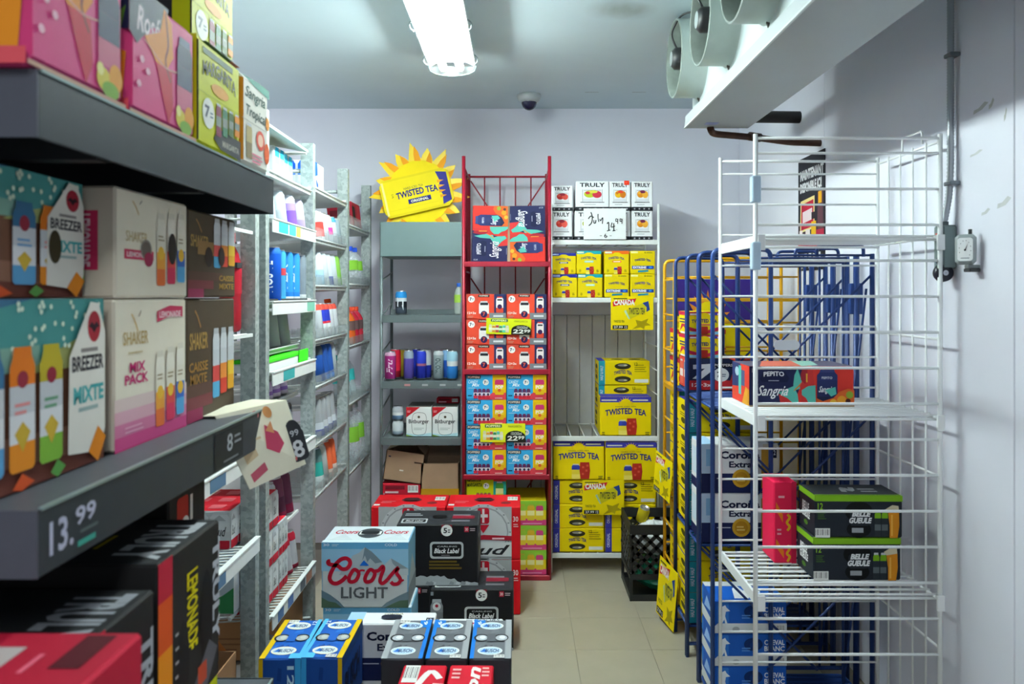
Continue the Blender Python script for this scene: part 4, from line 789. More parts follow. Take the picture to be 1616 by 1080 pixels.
# ------------------------------------------------------------------ galvanised drink racks on the left
G = galv(); WP = M('#e4e8e6', .4); WW = M('#dde2e0', .35)
FX = -.827
def post(parent, y0, y1, x1, z1, wdt=.045):
    b = MB(); t = .003; x0 = x1-wdt
    b.box((x0, y0, 0), (x1, y0+t, z1), G); b.box((x0, y0+t, 0), (x0+t, y1, z1), G); b.box((x1-t, y0+t, 0), (x1, y1, z1), G); b.box((x0+t, y1-t, 0), (x0+wdt*.35, y1, z1), G); b.box((x1-wdt*.35, y1-t, 0), (x1-t, y1, z1), G)
    return part('post', b, parent)
def rack_shelf(rk, y0, y1, z, depth=.58, strip=None, guard=False, wires=False, xf=FX, drop=.035):
    xb = xf-depth
    if wires:
        s = slab('shelf', (xf-.012, y0, z-.012), (xf-.004, y1, z-.002), WW, rk)
        n = int((y1-y0)/.026)
        for i in range(n): rod('shelf_wire', (xf-.01, y0+.012+.026*i, z-.004), (xb, y0+.012+.026*i, z-.004-drop), .0035, WW, s, 6)
        rod('shelf_wire', (xb, y0, z-.01-drop), (xb, y1, z-.01-drop), .0045, WW, s, 6)
    else:
        b = MB(); b.prism([(xf-.006, z-.012), (xf-.006, z), (xb, z-drop), (xb, z-.012-drop)], y0, y1, M('#b9bebc', .45)); s = part('shelf', b, rk)
        rod('front_wire', (xf-.004, y0, z+.004), (xf-.004, y1, z+.004), .004, WW, s, 6)
        for y in (y0+.003, y1-.003): rod('side_wire', (xf-.006, y, z+.016), (xb, y, z+.016-drop), .0045, WW, s, 6)
    if strip:
        h = .046; st = slab('price_rail', (xf+.008, y0-.012, z-h+.012), (xf+.012, y1+.012, z+.012), WP, s, .001)
        slab('rail_edge', (xf-.002, y0-.012, z+.010), (xf+.015, y1+.012, z+.014), M('#f0f4f2', .3), st)
        for a, b_, c in strip: slab('price_label', (xf+.0122, y0+(y1-y0)*a, z-h+.017), (xf+.013, y0+(y1-y0)*b_, z+.006), P(c), st)
    if guard:
        gm = clear('guard_plastic', '#b9c4c6', .2, .2)
        gd = slab('front_guard', (xf-.002, y0+.005, z), (xf, y1-.005, z+.05), gm, s)
        for i in range(7): slab('divider', (xf-.16, y0+.02+i*(y1-y0-.04)/6, z-.008), (xf-.004, y0+.021+i*(y1-y0-.04)/6, z+.042), gm, s)
    return s
near = thing('storage_rack', 'nearest galvanised drink rack on the left, its posts behind the dark shelf', 'rack', (FX, 2.2, 0))
post(near, 2.43, 2.466, FX, 2.04, .047); post(near, 1.84, 1.87, FX, 2.04); post(near, 2.43, 2.466, FX-.55, 2.04); post(near, 1.84, 1.87, FX-.55, 2.04)
for z in (.93, .655): rack_shelf(near, 1.88, 2.425, z, wires=True, strip=[(.3, .5, '#5c7c9a')])
rack_shelf(near, 2.37, 2.62, .44, wires=True, xf=-.878, depth=.45); rack_shelf(near, 1.88, 2.42, 1.63, wires=True); rack_shelf(near, 1.88, 2.42, 1.31, wires=True); rack_shelf(near, 1.88, 2.42, .16)
rk = thing('storage_rack', 'long galvanised drink rack on the left, four tall front posts running to the back wall', 'rack', (FX, 3.4, 0))
PY = ((2.53, 2.567), (3.113, 3.15), (3.745, 3.782), (4.315, 4.35))
for a, b in PY:
    post(rk, a, b, FX, 2.04 if a > 2.6 else 2.04, .05); post(rk, a, b, FX-.55, 2.04)
for a, b in PY: rod('tie_bar', (FX-.03, (a+b)/2, 1.93), (FX-.53, (a+b)/2, 1.93), .008, G, rk)
TE = '#3fb4b8'
q = MB(); q.prism([(FX-.01, 1.995), (FX-.01, 2.005), (FX-.3, 2.06), (FX-.3, 2.05)], 2.6, 3.08, M('#aab8b2', .5)); part('top_sheet', q, rk)
rod('top_rail', (FX-.02, 3.09, 1.995), (FX-.5, 3.09, 1.985), .007, WW, rk)
A0, A1 = 2.58, 3.10
rack_shelf(rk, A0, A1, 1.84); rack_shelf(rk, A0, A1, 1.672, strip=[(.1, .3, TE), (.33, .48, '#52c4d8'), (.5, .6, '#d8c860')])
rack_shelf(rk, A0, A1, 1.395, strip=[(.78, .98, '#7cb8a4')]); rack_shelf(rk, A0, A1, 1.228, xf=FX-.05)
rack_shelf(rk, A0, A1, 1.158, strip=[(.2, .45, '#3f9ea0')], depth=.2); rack_shelf(rk, A0, A1, 1.04, xf=FX-.05)
rack_shelf(rk, A0, A1, .85, strip=[(.1, .3, '#8fc0c0')]); rack_shelf(rk, A0, A1, .57, xf=FX-.05, wires=True)
rack_shelf(rk, A0, A1, .345, wires=True, strip=[(.08, .2, '#5c7cae'), (.3, .42, '#5878b0'), (.6, .72, '#6c7078'), (.75, .9, '#c89078')]); rack_shelf(rk, A0, A1, .12)
B0, B1 = 3.16, 3.735
for z in (1.865, 1.657, 1.462, 1.238, 1.045, .81, .595): rack_shelf(rk, B0, B1, z, guard=z < 1.8)
C0, C1 = 3.79, 4.31
for z in (1.77, 1.477, 1.17, .885, .545): rack_shelf(rk, C0, C1, z, guard=True)

TL = (0, math.radians(-7), 0)
def row(bay, z, specs, x=-.885, y0=None, dy=.082, where='', grp=None, tilt=TL):
    for i, (txt, h, r, bands, deco) in enumerate(specs):
        can((x, y0+dy*i, z-(-x+FX)*.06), h, r, bands, '%s %s' % (txt, where), 'can', grp, tilt, deco=deco)
PU = [(.12, '#b8b8c4'), (.6, '#6a48b0'), (.85, '#8f78c8'), (1, '#c4c8d8')]; SV = [(.5, '#a9b3ba'), (1, '#bdc7cd')]; LV = [(.4, '#9484ac'), (1, '#a8a0b8')]
# bay next to the near posts
for i, (k, y) in enumerate((('six_aqua', 2.66), ('six_aqua', 2.88))):
    carton('can_multipack', k, (.2, .13, .13), (-.99, y, 1.845), ('aqua and silver six-pack of cans %s on the top rack shelf' % ('nearer the front post', 'behind the nearer one')[i]), 'box', 'six-packs on the top shelf', rot=(0, 0, 0))
carton('can_multipack', 'six_aqua', (.2, .13, .13), (-1.0, 3.02, 1.845), 'aqua six-pack of cans beside the second rack post on the top shelf', 'box', 'six-packs on the top shelf')
row(0, 1.672, [('white slim can', .135, .03, SV, None), ('pale silver can', .135, .032, SV, None), ('violet can with a pale triangle', .135, .033, PU, None), ('lilac can', .135, .03, LV, None)], y0=2.68, dy=.125, x=-.868, where='on the shelf above the tall blue cans', grp='cans on the third shelf of the near bay')
BL = [(.1, '#e0e6ea'), (.2, '#1f6cb8'), (1, '#2a80cc')]; BD = [(.95, '#1454c0'), (1, '#2a6ad0')]
row(0, 1.40, [('tall royal blue can with white lettering', .20, .036, BD, ('NOS TE', '#e8f0f8', 0)), ('tall teal blue can with red mark', .195, .026, [(.1, '#3a94c0'), (.55, '#3a8cb8'), (.7, '#b83a44'), (1, '#3a94c4')], ('ICED', '#dfe8ee', 0)), ('tall teal blue can, middle one', .195, .026, BL, ('TEA', '#dfe8ee', 0)), ('tall teal blue can next to the dark one', .195, .026, BL, ('TEA', '#dfe8ee', 0)), ('tall dark grey can', .19, .026, [(.15, '#d0d4d4'), (1, '#6c7680')], None)], y0=2.72, dy=.09, x=-.872, where='in the tray', grp='tall cans in the black tray', tilt=(0, 0, 0))
tag(slab('can_tray', (-.93, 2.6, 1.3975), (-.84, 3.08, 1.415), M('#33383c', .5), None), 'black tray holding the tall blue cans', 'tray')
row(0, 1.232, [('fat plain silver can, first', .14, .042, [(1, '#8b9194')], None), ('fat plain silver can, middle', .14, .042, [(1, '#9aa0a2')], None), ('fat plain silver can, last', .14, .042, [(1, '#8b9194')], None)], y0=2.74, dy=.13, x=-.925, where='below the black tray', grp='plain silver cans')
gb = MB(); gb.box((-.96, 2.6, 1.163), (-.85, 3.06, 1.195), P('#e0e4e0'), .004); gb.box((-.962, 2.6, 1.195), (-.848, 3.06, 1.207), P('#3fce22'), .002); gb.box((-.848, 2.98, 1.165), (-.842, 3.10, 1.215), P('#3fce22'), .002)
tag(link('bright_carton', gb.mesh('bright_carton')), 'flat white and bright green carton lying on a rack shelf', 'box')
row(0, 1.045, [('lavender patterned can, %s' % s, .07, .03, [(.3, '#d0c8dc'), (.6, '#9a78c8'), (1, '#cdbfe0')], None) for s in ('nearest', 'second', 'third', 'farthest')], y0=2.72, dy=.09, x=-.92, where='under the teal price label', grp='lavender cans')
DKC = [(.35, '#5c7088'), (.45, '#8c2c3c'), (.9, '#9aa0a8'), (1, '#5a5e66')]
row(0, .855, [('dark silver-striped can, %s' % s, .16, .031, DKC, None) for s in ('nearest', 'middle', 'by the second post')], y0=2.85, dy=.085, x=-.90, where='behind the paper tag', grp='dark slim cans')
row(0, .575, [('pale can with violet base, nearest', .165, .032, [(.2, '#4a38a0'), (1, '#c8c8d0')], None), ('pale can with violet base, second', .165, .032, [(.2, '#4a38a0'), (1, '#cfcdd6')], None), ('pale can with violet base, third', .165, .032, [(.2, '#4a38a0'), (1, '#c8c8d0')], None), ('wine red can', .165, .031, [(.2, '#8c2044'), (.6, '#5c3048'), (1, '#7a4058')], None), ('wine red can beside the post', .165, .031, [(.25, '#8c2044'), (1, '#6c3850')], None)], y0=2.66, dy=.092, x=-.91, where='above the red-topped packs', grp='pale and wine red cans')
for i, (x, y, z, s) in enumerate(((-1.0, 2.70, .349, 'bottom'), (-1.0, 2.70, .475, 'middle'), (-1.0, 2.70, .601, 'top'))):
    carton('can_multipack', 'budpack', (.26, .2, .124), (x, y, z), 'red-topped pack of silver cans, %s of the tall stack between the rack posts' % s, 'box', 'red-topped can packs')
for i, (z, s) in enumerate(((.349, 'lower'), (.475, 'upper'))):
    carton('can_multipack', 'budpack', (.26, .1, .124), (-1.0, 2.86, z), 'red-topped pack of silver cans, %s of the two behind the tall stack' % s, 'box', 'red-topped can packs')
row(0, .35, [('red and silver can, first beyond the stacked packs', .15, .032, [(.12, '#8c1c34'), (.85, '#a8a6aa'), (1, '#a01c30')], None), ('red and silver can nearest the second post', .15, .032, [(.12, '#8c1c34'), (.85, '#a8a6aa'), (1, '#a01c30')], None)], y0=2.98, dy=.075, x=-.9, where='on the striped wire shelf', grp='red and silver cans')
carton('cardboard_box', 'card', (.3, .3, .19), (-1.0, 2.9, .125), 'plain brown cardboard box low in the rack behind the blue packs', 'box')
can((-.87, 2.66, .125), .122, .033, [(1, '#b8bcc0')], 'silver can low in the rack near the brown box', tilt=(0, 0, 0))
# second bay
carton('can_multipack', 'six_blue', (.13, .2, .13), (-.935, 3.36, 1.869), 'white and blue six-pack of cans on the top shelf of the second bay', 'box')
row(1, 1.66, [('red and white can', .13, .031, [(.1, '#e8e8ec'), (.7, '#d83a34'), (1, '#d0d4d8')], None), ('white can', .13, .031, [(1, '#c2c9d0')], None), ('white and pink can', .13, .031, [(.3, '#c2c9d0'), (.6, '#d0408c'), (1, '#c2c9d0')], None), ('white can with blue edge', .13, .031, [(.9, '#c2c9d0'), (1, '#4a94c8')], None), ('grey can', .13, .031, [(1, '#8c9aa0')], None)], y0=3.335, x=-.864, where='on the third shelf of the second bay', grp='mixed cans on the third shelf')
row(1, 1.465, [('pale blue and white can', .15, .031, [(.5, '#9fc3da'), (1, '#c0c9d0')], None), ('white can, plain', .15, .031, [(1, '#bcc5cb')], None), ('white can with dark blue stripe', .15, .031, [(.3, '#2c3c8c'), (1, '#bcc5cb')], None), ('white can before the green one', .15, .031, [(1, '#bcc5cb')], None), ('green can', .15, .031, [(1, '#7cb04a')], None)], y0=3.335, x=-.864, where='on the fourth shelf of the second bay', grp='white cans on the fourth shelf')
RB = [(.42, '#d4d8dc'), (.5, '#b8283c'), (.9, '#2a3aa8'), (1, '#c84a3c')]; RS = [(.9, '#c8ced4'), (1, '#c84a3c')]
row(1, 1.242, [('silver can with red top, nearest', .15, .028, RS, None), ('blue and silver can, nearer', .15, .028, RB, None), ('blue and silver can, farther', .15, .028, RB, None), ('silver can with red top, second', .15, .028, RS, None), ('silver can with red top, farthest', .15, .028, RS, None)], y0=3.335, dy=.07, x=-.864, where='beside the orange bottle', grp='red-topped slim cans')
bottle((-.885, 3.665, 1.24), .17, .036, '#d8701c', '#d8501c', '#c85a1c', 'orange drink bottle with an orange cap at the end of the red-topped cans', tilt=TL, alpha=.9)
row(1, 1.049, [('dark blue can, nearest', .165, .034, [(.8, '#1f4a94'), (1, '#3a4450')], None), ('dark blue can, second', .165, .034, [(.15, '#2f78c8'), (1, '#1c4488')], None), ('dark blue can, third', .165, .034, [(.15, '#2f78c8'), (1, '#1c4488')], None), ('grey slim can behind blue ones', .165, .03, [(1, '#98a2a8')], None)], y0=3.335, x=-.864, where='in the second bay', grp='dark blue cans')
row(1, .814, [('grey can with violet foot, %s' % s, .17, .031, [(.2, '#4a4c8c'), (.4, '#b8bcc4'), (1, '#8f9296')], None) for s in ('nearest', 'second', 'third', 'farthest')], y0=3.335, dy=.075, x=-.864, where='in the second bay', grp='grey cans with violet feet')
row(1, .60, [('teal and silver can', .17, .031, [(.3, '#c8d0d0'), (.7, '#2f9c90'), (1, '#5c7c7c')], None), ('silver slim can by the teal one', .17, .031, [(1, '#a8b0b0')], None), ('orange and silver can, nearer', .17, .031, [(.25, '#c8b8b0'), (1, '#c85a34')], None), ('orange and silver can, farther', .17, .031, [(.3, '#c8b8b0'), (1, '#c85a34')], None)], y0=3.335, dy=.08, x=-.864, where='on the lowest filled shelf of the second bay', grp='cans on the lowest filled shelf')
# last bay
carton('can_multipack', 'six_red', (.13, .2, .13), (-.905, 4.06, 1.773), 'red and black pack of cans on the top shelf of the last rack bay', 'box', rot=TL)
for i, y in enumerate((4.03, 4.14)): bottle((-.868, y, 1.48), .2, .04, '#dfeaf0', '#2a50c8', '#7fb93a', ('clear water bottle with blue cap and green label, %s in the last bay' % ('nearer', 'farther')[i]), tilt=(0, math.radians(-4), 0), alpha=.3)
for i, (y, c, s) in enumerate(((3.94, '#d8601c', 'nearer'), (4.04, '#c02038', 'middle'), (4.14, '#c82840', 'farther'))): bottle((-.868, y, 1.175), .19, .04, c, '#d2452c', '#5c4848', '%s sports drink bottle with orange cap, %s on its shelf' % ('red' if i else 'orange', s), group='red sports drinks', tilt=(0, math.radians(-2), 0), alpha=.92)
for i, (y, s) in enumerate(((3.98, 'left'), (4.1, 'right'))): bottle((-.90, y, .89), .23, .045, '#cfe6ea', '#1f9c9c', '#3cb8b8', 'clear bottle with teal cap and label behind the rack post, %s' % s, tilt=TL, alpha=.4)
for i, (y, s) in enumerate(((4.02, 'nearer'), (4.15, 'farther'))): bottle((-.868, y, .55), .31, .048, '#dfeaf0', '#bdc7cd', '#7fb93a', 'large clear water bottle with green label, %s on the lowest shelf' % s, tilt=(0, math.radians(-3), 0), alpha=.32)
# behind the near rack posts
b = bottle((-.895, 2.40, 1.315), .31, .034, '#b01c2c', '#d02030', '#a81c2c', 'tall red bottle with a black neck band behind the near rack post', alpha=1)
slab('neck_band', (-.93, 2.365, 1.512), (-.86, 2.408, 1.528), DK, b)
for i, (x, y, s) in enumerate(((-1.008, 2.45, 'in front'), (-1.275, 2.45, 'to the left'))): carton('can_multipack', 'budpack', (.26, .18, .118), (x, y, .650), 'red-topped pack of silver cans on the near rack shelf, %s' % s, 'box', 'red-topped can packs')
carton('beer_case', 'coors2', (.33, .2, .2), (-1.043, 2.485, .441), 'pale blue beer case with red script and green pines behind the near post', 'box')
ob = thing('cardboard_box', 'open brown cardboard box with an orange flap below the pine-printed case', 'box', (-1.03, 2.3, .165))
K = M('#a87c56', .7, 0, .1, 20)
for a, b in (((-1.2, 2.2, .165), (-.87, 2.204, .33)), ((-1.2, 2.38, .165), (-.87, 2.384, .33)), ((-1.2, 2.2, .165), (-1.196, 2.384, .33)), ((-.874, 2.2, .165), (-.87, 2.384, .33))): slab('side', a, b, K, ob)
q = MB(); q.face([(-1.2, 2.385, .33), (-.9, 2.385, .33), (-.93, 2.35, .40), (-1.18, 2.35, .41)], M('#d8843c', .6)); part('flap', q, ob)
for i, (x, y) in enumerate(((-.90, 2.14), (-.97, 2.1), (-.93, 2.04))): can((x, y, .165), .122, .033, [(.3, '#8c1c2c'), (1, '#c8ccd0')], 'silver topped can low on the near rack, %s' % ('by the brown box', 'second from the box', 'farthest from the box')[i], group='loose cans low on the near rack')

# ------------------------------------------------------------------ dark shelves in the left foreground
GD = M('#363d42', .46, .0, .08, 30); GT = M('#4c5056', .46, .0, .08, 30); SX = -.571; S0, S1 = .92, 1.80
gs = thing('gondola_shelving', 'dark grey steel shelving in the left foreground with stacked drink boxes', 'shelf', (SX, 1.36, 0))
def gshelf(z, h, dep):
    b = MB(); b.box((SX-dep, S0, z-.02), (SX-.004, S1, z), GT, .002); s = part('shelf', b, gs)
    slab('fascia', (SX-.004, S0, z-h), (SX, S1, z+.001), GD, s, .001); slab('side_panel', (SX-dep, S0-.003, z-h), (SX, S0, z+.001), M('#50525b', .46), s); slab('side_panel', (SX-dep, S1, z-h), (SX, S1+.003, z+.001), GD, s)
    slab('edge_strip', (SX-.003, S0+.005, z-.001), (SX+.0015, S1-.005, z+.003), M('#8fa4a4', .3, .3), s)
    for y in (1.1, 1.45): slab('bracket', (SX-dep+.02, y, z-h+.005), (SX-.03, y+.03, z-.02), M('#1c1f22', .5), s)
    return s
up = gshelf(1.697, .08, .52); lo = gshelf(1.172, .08, .52); ba = gshelf(.535, .10, .52)
slab('back_panel', (SX-.545, S0, .2), (SX-.525, S1, 1.95), M('#2c3034', .5), gs)
slab('upright', (SX-.56, S0, 0), (SX-.52, S0+.03, 1.95), GD, gs); slab('upright', (SX-.56, S1-.03, 0), (SX-.52, S1, 1.95), GD, gs)
slab('plinth', (SX-.52, S0, 0), (SX-.02, S1, .435), GD, gs)
def aisle_text(parent, name, y0, y1, z0, z1, fn):
    b = MB(); fn(Art(b, (SX+.0005, y0, z0), (0, y1-y0, 0), (0, 0, z1-z0), (1, 0, 0))); return part(name, b, parent)
def price(a):
    a.text(.0, .12, .42, .9, '13.', '#b8bcd0', 0, .02); a.text(.46, .5, .86, .95, '99', '#b8bcd0', 0, .02); a.rect(.55, .28, .9, .36, '#5c6a6a'); a.rect(.5, -.02, .85, .12, '#3f9c8c')
aisle_text(lo, 'price_display', .94, 1.06, 1.104, 1.158, price)
def price8(a): a.rect(0, 0, 1, 1, '#25282a'); a.text(.42, .34, .62, .86, '8', '#a8acb0', 0, .01); a.lines(.68, .5, .95, .85, 2, '#90949a', .4); a.lines(.3, .08, .9, .22, 1, '#70747a')
aisle_text(lo, 'price_display', 1.45, 1.60, 1.098, 1.165, price8)
RA = (0, 0, math.pi/2)
def aisle(name, key, y0, y1, z, h, x1, dep, label, group=None, rot=RA, ch=.004):
    return carton(name, key, (y1-y0, dep, h), (x1-dep/2, (y0+y1)/2, z), label, 'box', group, rot, None, ch)
aisle('cocktail_box', 'rose', .90, 1.125, 1.7, .198, SX-.002, .20, 'pink, orange and navy drink box nearest the camera on the top dark shelf', ch=.012)
aisle('cocktail_box', 'rose', 1.137, 1.371, 1.7, .196, SX-.002, .20, 'pink, orange and navy drink box with white script, second on the top dark shelf', ch=.012)
aisle('cocktail_box', 'marg', 1.377, 1.592, 1.7, .196, SX-.002, .17, 'lime green box with cans printed on it, on the shelf between pink and white boxes', ch=.008)
aisle('cocktail_box', 'marg', 1.474, 1.70, 1.8975, .196, SX-.055, .17, 'lime green box on top of the other boxes on the top dark shelf', ch=.008)
aisle('cocktail_box', 'trop', 1.60, 1.775, 1.7, .196, SX-.002, .17, 'white and orange fruit drink box at the far end of the top dark shelf', ch=.012)
aisle('cocktail_box', 'breezer', .89, 1.214, 1.174, .25, -.652, .2, 'large teal and brown box with three printed bottles on the middle dark shelf')
aisle('cocktail_box', 'breezer2', .92, 1.24, 1.426, .18, -.70, .2, 'teal box with round cut-outs lying on the other teal box', ch=.02)
aisle('cocktail_box', 'shaker', 1.247, 1.517, 1.174, .248, -.652, .2, 'cream box fading to pink at its foot on the middle dark shelf')
aisle('cocktail_box', 'shaker2', 1.247, 1.517, 1.424, .182, -.650, .2, 'cream box with a pink ribbon lying on the cream and pink one')
aisle('cocktail_box', 'caisse', 1.519, 1.775, 1.174, .248, -.652, .2, 'dark brown and plum box at the far end of the middle dark shelf')
aisle('cocktail_box', 'caisse2', 1.519, 1.775, 1.424, .176, -.650, .2, 'dark brown box lying on top of the plum one')
aisle('cocktail_box', 'marg', 1.20, 1.48, .537, .187, -.575, .2, 'lime box under the tall black box on the bottom shelf')
aisle('seltzer_box', 'trulyD', 1.19, 1.435, .726, .287, -.555, .32, 'tall black box with an orange and yellow stripe on the bottom dark shelf', rot=(0, 0, math.radians(90)))
DES['darkbox'] = ({'*': '#1d1e1c'}, {'F': lambda a: (a.rr(.2, .62, .5, .92, '#a8261e', .05), a.ell(.42, .7, .1, '#d8d4cc', .06), a.rect(.55, .7, .62, .9, '#d0ccc4'), a.lines(.2, .4, .6, .56, 2, '#c4c0b8', .5), a.lines(.68, .4, .95, .7, 3, '#7a7670', .4))})
aisle('beer_case', 'darkbox', 1.46, 1.63, .537, .26, -.66, .2, 'dark box at the far end of the bottom dark shelf, under another dark one'); aisle('beer_case', 'darkbox', 1.46, 1.63, .798, .255, -.66, .2, 'dark box with a red emblem at the far end behind the tall black one')
aisle('seltzer_box', 'marg', .90, 1.16, .537, .187, -.575, .2, 'lime box under the nearer black box')
aisle('seltzer_box', 'trulyE', .965, 1.165, .726, .26, -.548, .34, 'black box with a red corner nearer the camera on the bottom dark shelf')
aisle('seltzer_box', 'redwhite', .70, .90, .78, .257, -.437, .34, 'red box with pale panels on its top at the bottom left corner')
aisle('seltzer_box', 'redwhite', .70, .90, .52, .257, -.437, .34, 'lower red box beneath the one with pale panels')
tag(slab('box_stand', (-.78, .70, 0), (-.437, .90, .52), GD, None, .004), 'dark plinth under the red boxes at the bottom left', 'stand')
# cardboard talker bent over the shelf end
tg = thing('paper_tag', 'cream printed card bent over the end of the middle dark shelf', 'sign', (-.58, 1.7, 1.178))
A = [(-.70, 1.60, 1.177), (-.628, 1.60, 1.178), (-.54, 1.80, 1.184), (-.62, 1.80, 1.185)]
Bq = [(-.628, 1.60, 1.178), (-.575, 1.655, 1.012), (-.495, 1.80, 1.035), (-.54, 1.80, 1.184)]
CR = M('#e4e0c8', .5, 0, .08, 20)
def sheet(name, pts, m, par):
    b = MB(); P_ = [Vector(p) for p in pts]; n = (P_[1]-P_[0]).cross(P_[-1]-P_[0]).normalized()*.0008
    b.v = [tuple(p+n) for p in P_]+[tuple(p-n) for p in P_]; k = len(P_); b.f = [tuple(range(k)), tuple(range(2*k-1, k-1, -1))]+[(i, i+k, (i+1) % k+k, (i+1) % k) for i in range(k)]
    b.mi = [b.mat(m)]*len(b.f); b.sm = [False]*len(b.f); return part(name, b, par)
sheet('card', A, CR, tg); cd2 = sheet('flap', Bq, CR, tg)
b = MB(); o = Vector(Bq[1]); U = Vector(Bq[2])-o; V = Vector(Bq[0])-o; N = U.cross(V).normalized()
if N.y > 0: N = -N
a = Art(b, o, U, V, N); a.k = 12
a.poly([(.03, .62), (.3, .72), (.3, .86), (.03, .78)], '#d8a494'); a.poly([(.12, .3), (.34, .36), (.34, .5), (.12, .44)], '#d2bc96'); a.poly([(.1, .06), (.38, .14), (.38, .25), (.1, .17)], '#c05a6c'); a.poly([(.5, .4), (.62, .7), (.78, .55), (.8, .38), (.66, .28)], '#c84a68'); a.poly([(.6, .62), (.74, .72), (.72, .55)], '#e09a6c'); a.ell(.75, .84, .07, '#dc9c60', .08); a.ell(.56, .86, .05, '#d87c7c', .05)
a.lines(.4, .55, .5, .62, 1, '#d2bc96'); a.ell(.9, .12, .04, '#c86c6c', .03); part('printing', b, cd2)
b = MB(); a = Art(b, (-.523, 1.765, 1.04), (.040, .03, .012), (-.022, 0, .078), (.3, -.9, .2)); a.rr(.2, 0, 1.0, .9, '#35383c', .2); a.ell(.58, .8, .38, '#35383c', .4); a.text(.35, .1, .85, .6, '8', '#d0d4d6', 0, .02, 0); a.text(.4, .72, .8, .9, '99', '#b8bcc0', 0, .02); part('price_badge', b, cd2)

# ------------------------------------------------------------------ grey shelf stand at the back
GS = M('#6b7678', .42, .25, .06, 25); GH = M('#667a7b', .45, .1, .04, 20); ga0, ga1, gy0, gy1 = -.70, -.287, 3.95, 4.27
gr = thing('display_shelf', 'narrow grey metal shelf stand between the drink rack and red rack', 'shelf', ((ga0+ga1)/2, 4.1, 0))
for x in (ga0, ga1):
    rod('post', (x, gy0, 0), (x, gy0, 1.80), .008, GS, gr); rod('post', (x, gy1, 0), (x, gy1, 1.80), .008, GS, gr)
    for z in (1.52, 1.15, .86, .55): rod('side_rung', (x, gy0, z-.02), (x, gy1, z+.03), .004, GS, gr, 6)
b = MB(); b.box((ga0-.003, gy0-.012, 1.624), (ga1+.003, gy1, 1.80), GH, .002); part('header', b, gr)
for z in (1.323, .986, .698, .39):
    b = MB(); b.box((ga0+.006, gy0-.006, z-.008), (ga1-.006, gy1, z-.002), GS); s = part('shelf', b, gr)
    slab('front_lip', (ga0+.004, gy0-.016, z-.036), (ga1-.004, gy0-.010, z+.003), M('#626d6f', .4, .25, .05, 25), s, .001); slab('back_lip', (ga0+.01, gy1-.01, z-.002), (ga1-.01, gy1-.005, z+.025), GS, s)
    for x in (ga0+.008, ga1-.008): rod('guard_wire', (x, gy0-.005, z+.005), (x, gy1-.03, z+.06), .003, GS, s, 6)
    if z == .986:
        for i, c in enumerate(('#c88c8c', '#a8acac', '#b0b4b4', '#b4b8b4')): slab('price_sticker', (ga0+.12+.09*i, gy0-.0168, z-.022), (ga0+.15+.09*i, gy0-.0162, z-.012), P(c), s)
def shc(px, y, z, h, r, bands, label, deco=None): return can((wx(px, y), y, z), h, r, bands, label, 'can', None, deco=deco)
shc(633, 4.05, 1.323, .125, .030, [(.3, '#3c4450'), (.62, '#1c2028'), (.8, '#d0d4d8'), (1, '#2a86c8')], 'black, white and blue can standing alone on the grey stand', ('Z', '#e4e8ec', .3))
bottle((wx(724, 4.06), 4.06, 1.325), .165, .024, '#d8e4dc', '#2c5cb0', '#9cc24a', 'small clear bottle with blue cap on the grey stand beside the red rack', alpha=.45)
S = .988
shc(616, 4.00, S, .148, .029, [(.95, '#a8307c'), (1, '#d8a8c4')], 'magenta can with pale script at the left of the grey stand', ('Fru', '#e8c8dc', .3))
shc(624, 4.08, S, .155, .029, [(.25, '#8c1428'), (1, '#c81c38')], 'red can behind the magenta one'); shc(637, 4.12, S, .152, .029, [(1, '#9a8428')], 'olive gold can behind the red one')
shc(645, 4.02, S, .152, .026, [(.8, '#5a4a9c'), (1, '#8c9cac')], 'violet can with silver shoulder'); shc(657, 4.10, S, .155, .026, [(1, '#1c2a9c')], 'deep blue can, left of the blue and silver one'); shc(665, 4.03, S, .150, .026, [(.5, '#1f2a90'), (.6, '#9c5c78'), (1, '#2a3ab0')], 'blue and silver can with red stripe'); shc(673, 4.06, S, .153, .026, [(.5, '#1f2a90'), (1, '#b0b4bc')], 'half blue, half silver can')
shc(692, 4.03, S, .150, .027, [(.95, '#98a6a8'), (1, '#c0c8ca')], 'plain silver green can right of the gap', ('mono', '#5a6a6c', 0)); shc(701, 4.10, S, .153, .027, [(1, '#b83c6c')], 'pink can behind the plain silver one'); shc(714, 4.02, S, .150, .029, [(.5, '#2f7cc8'), (.7, '#d8dce0'), (1, '#9cc8dc')], 'pale blue and white can at the right end of its shelf'); shc(706, 4.06, S, .153, .027, [(.7, '#2a58b0'), (1, '#8cb4d8')], 'blue can half behind the pale blue one')
slab_o = None
for z, s in ((.70, 'lower'), (.776, 'upper')): can((wx(628, 4.02), 4.02, z), .075, .029, [(.3, '#9aaab8'), (1, '#c4ccd0')] if z < .75 else [(.4, '#5c7c9c'), (.7, '#dfe4e6'), (1, '#b8c0c8')], 'short silver can beside the white boxes, %s of two' % s)
for px0, px1, s in ((641, 681, 'left'), (682.5, 722.5, 'right')):
    x0, x1 = wx(px0, 3.98), wx(px1, 3.98); carton('beer_box', 'bit', (x1-x0, .2, .15), ((x0+x1)/2, 4.08, .70), 'white beer box with a red corner on the grey stand, %s of two' % s, 'box', 'white beer boxes')
carton('beer_tray', 'redtray', (.12, .06, .03), (wx(708, 4.15), 4.13, .852), 'flat red pack lying on the right white beer box', 'box')
KB = M('#a4866a', .75, 0, .12, 18); KD = M('#6c5138', .8, 0, .12, 18)
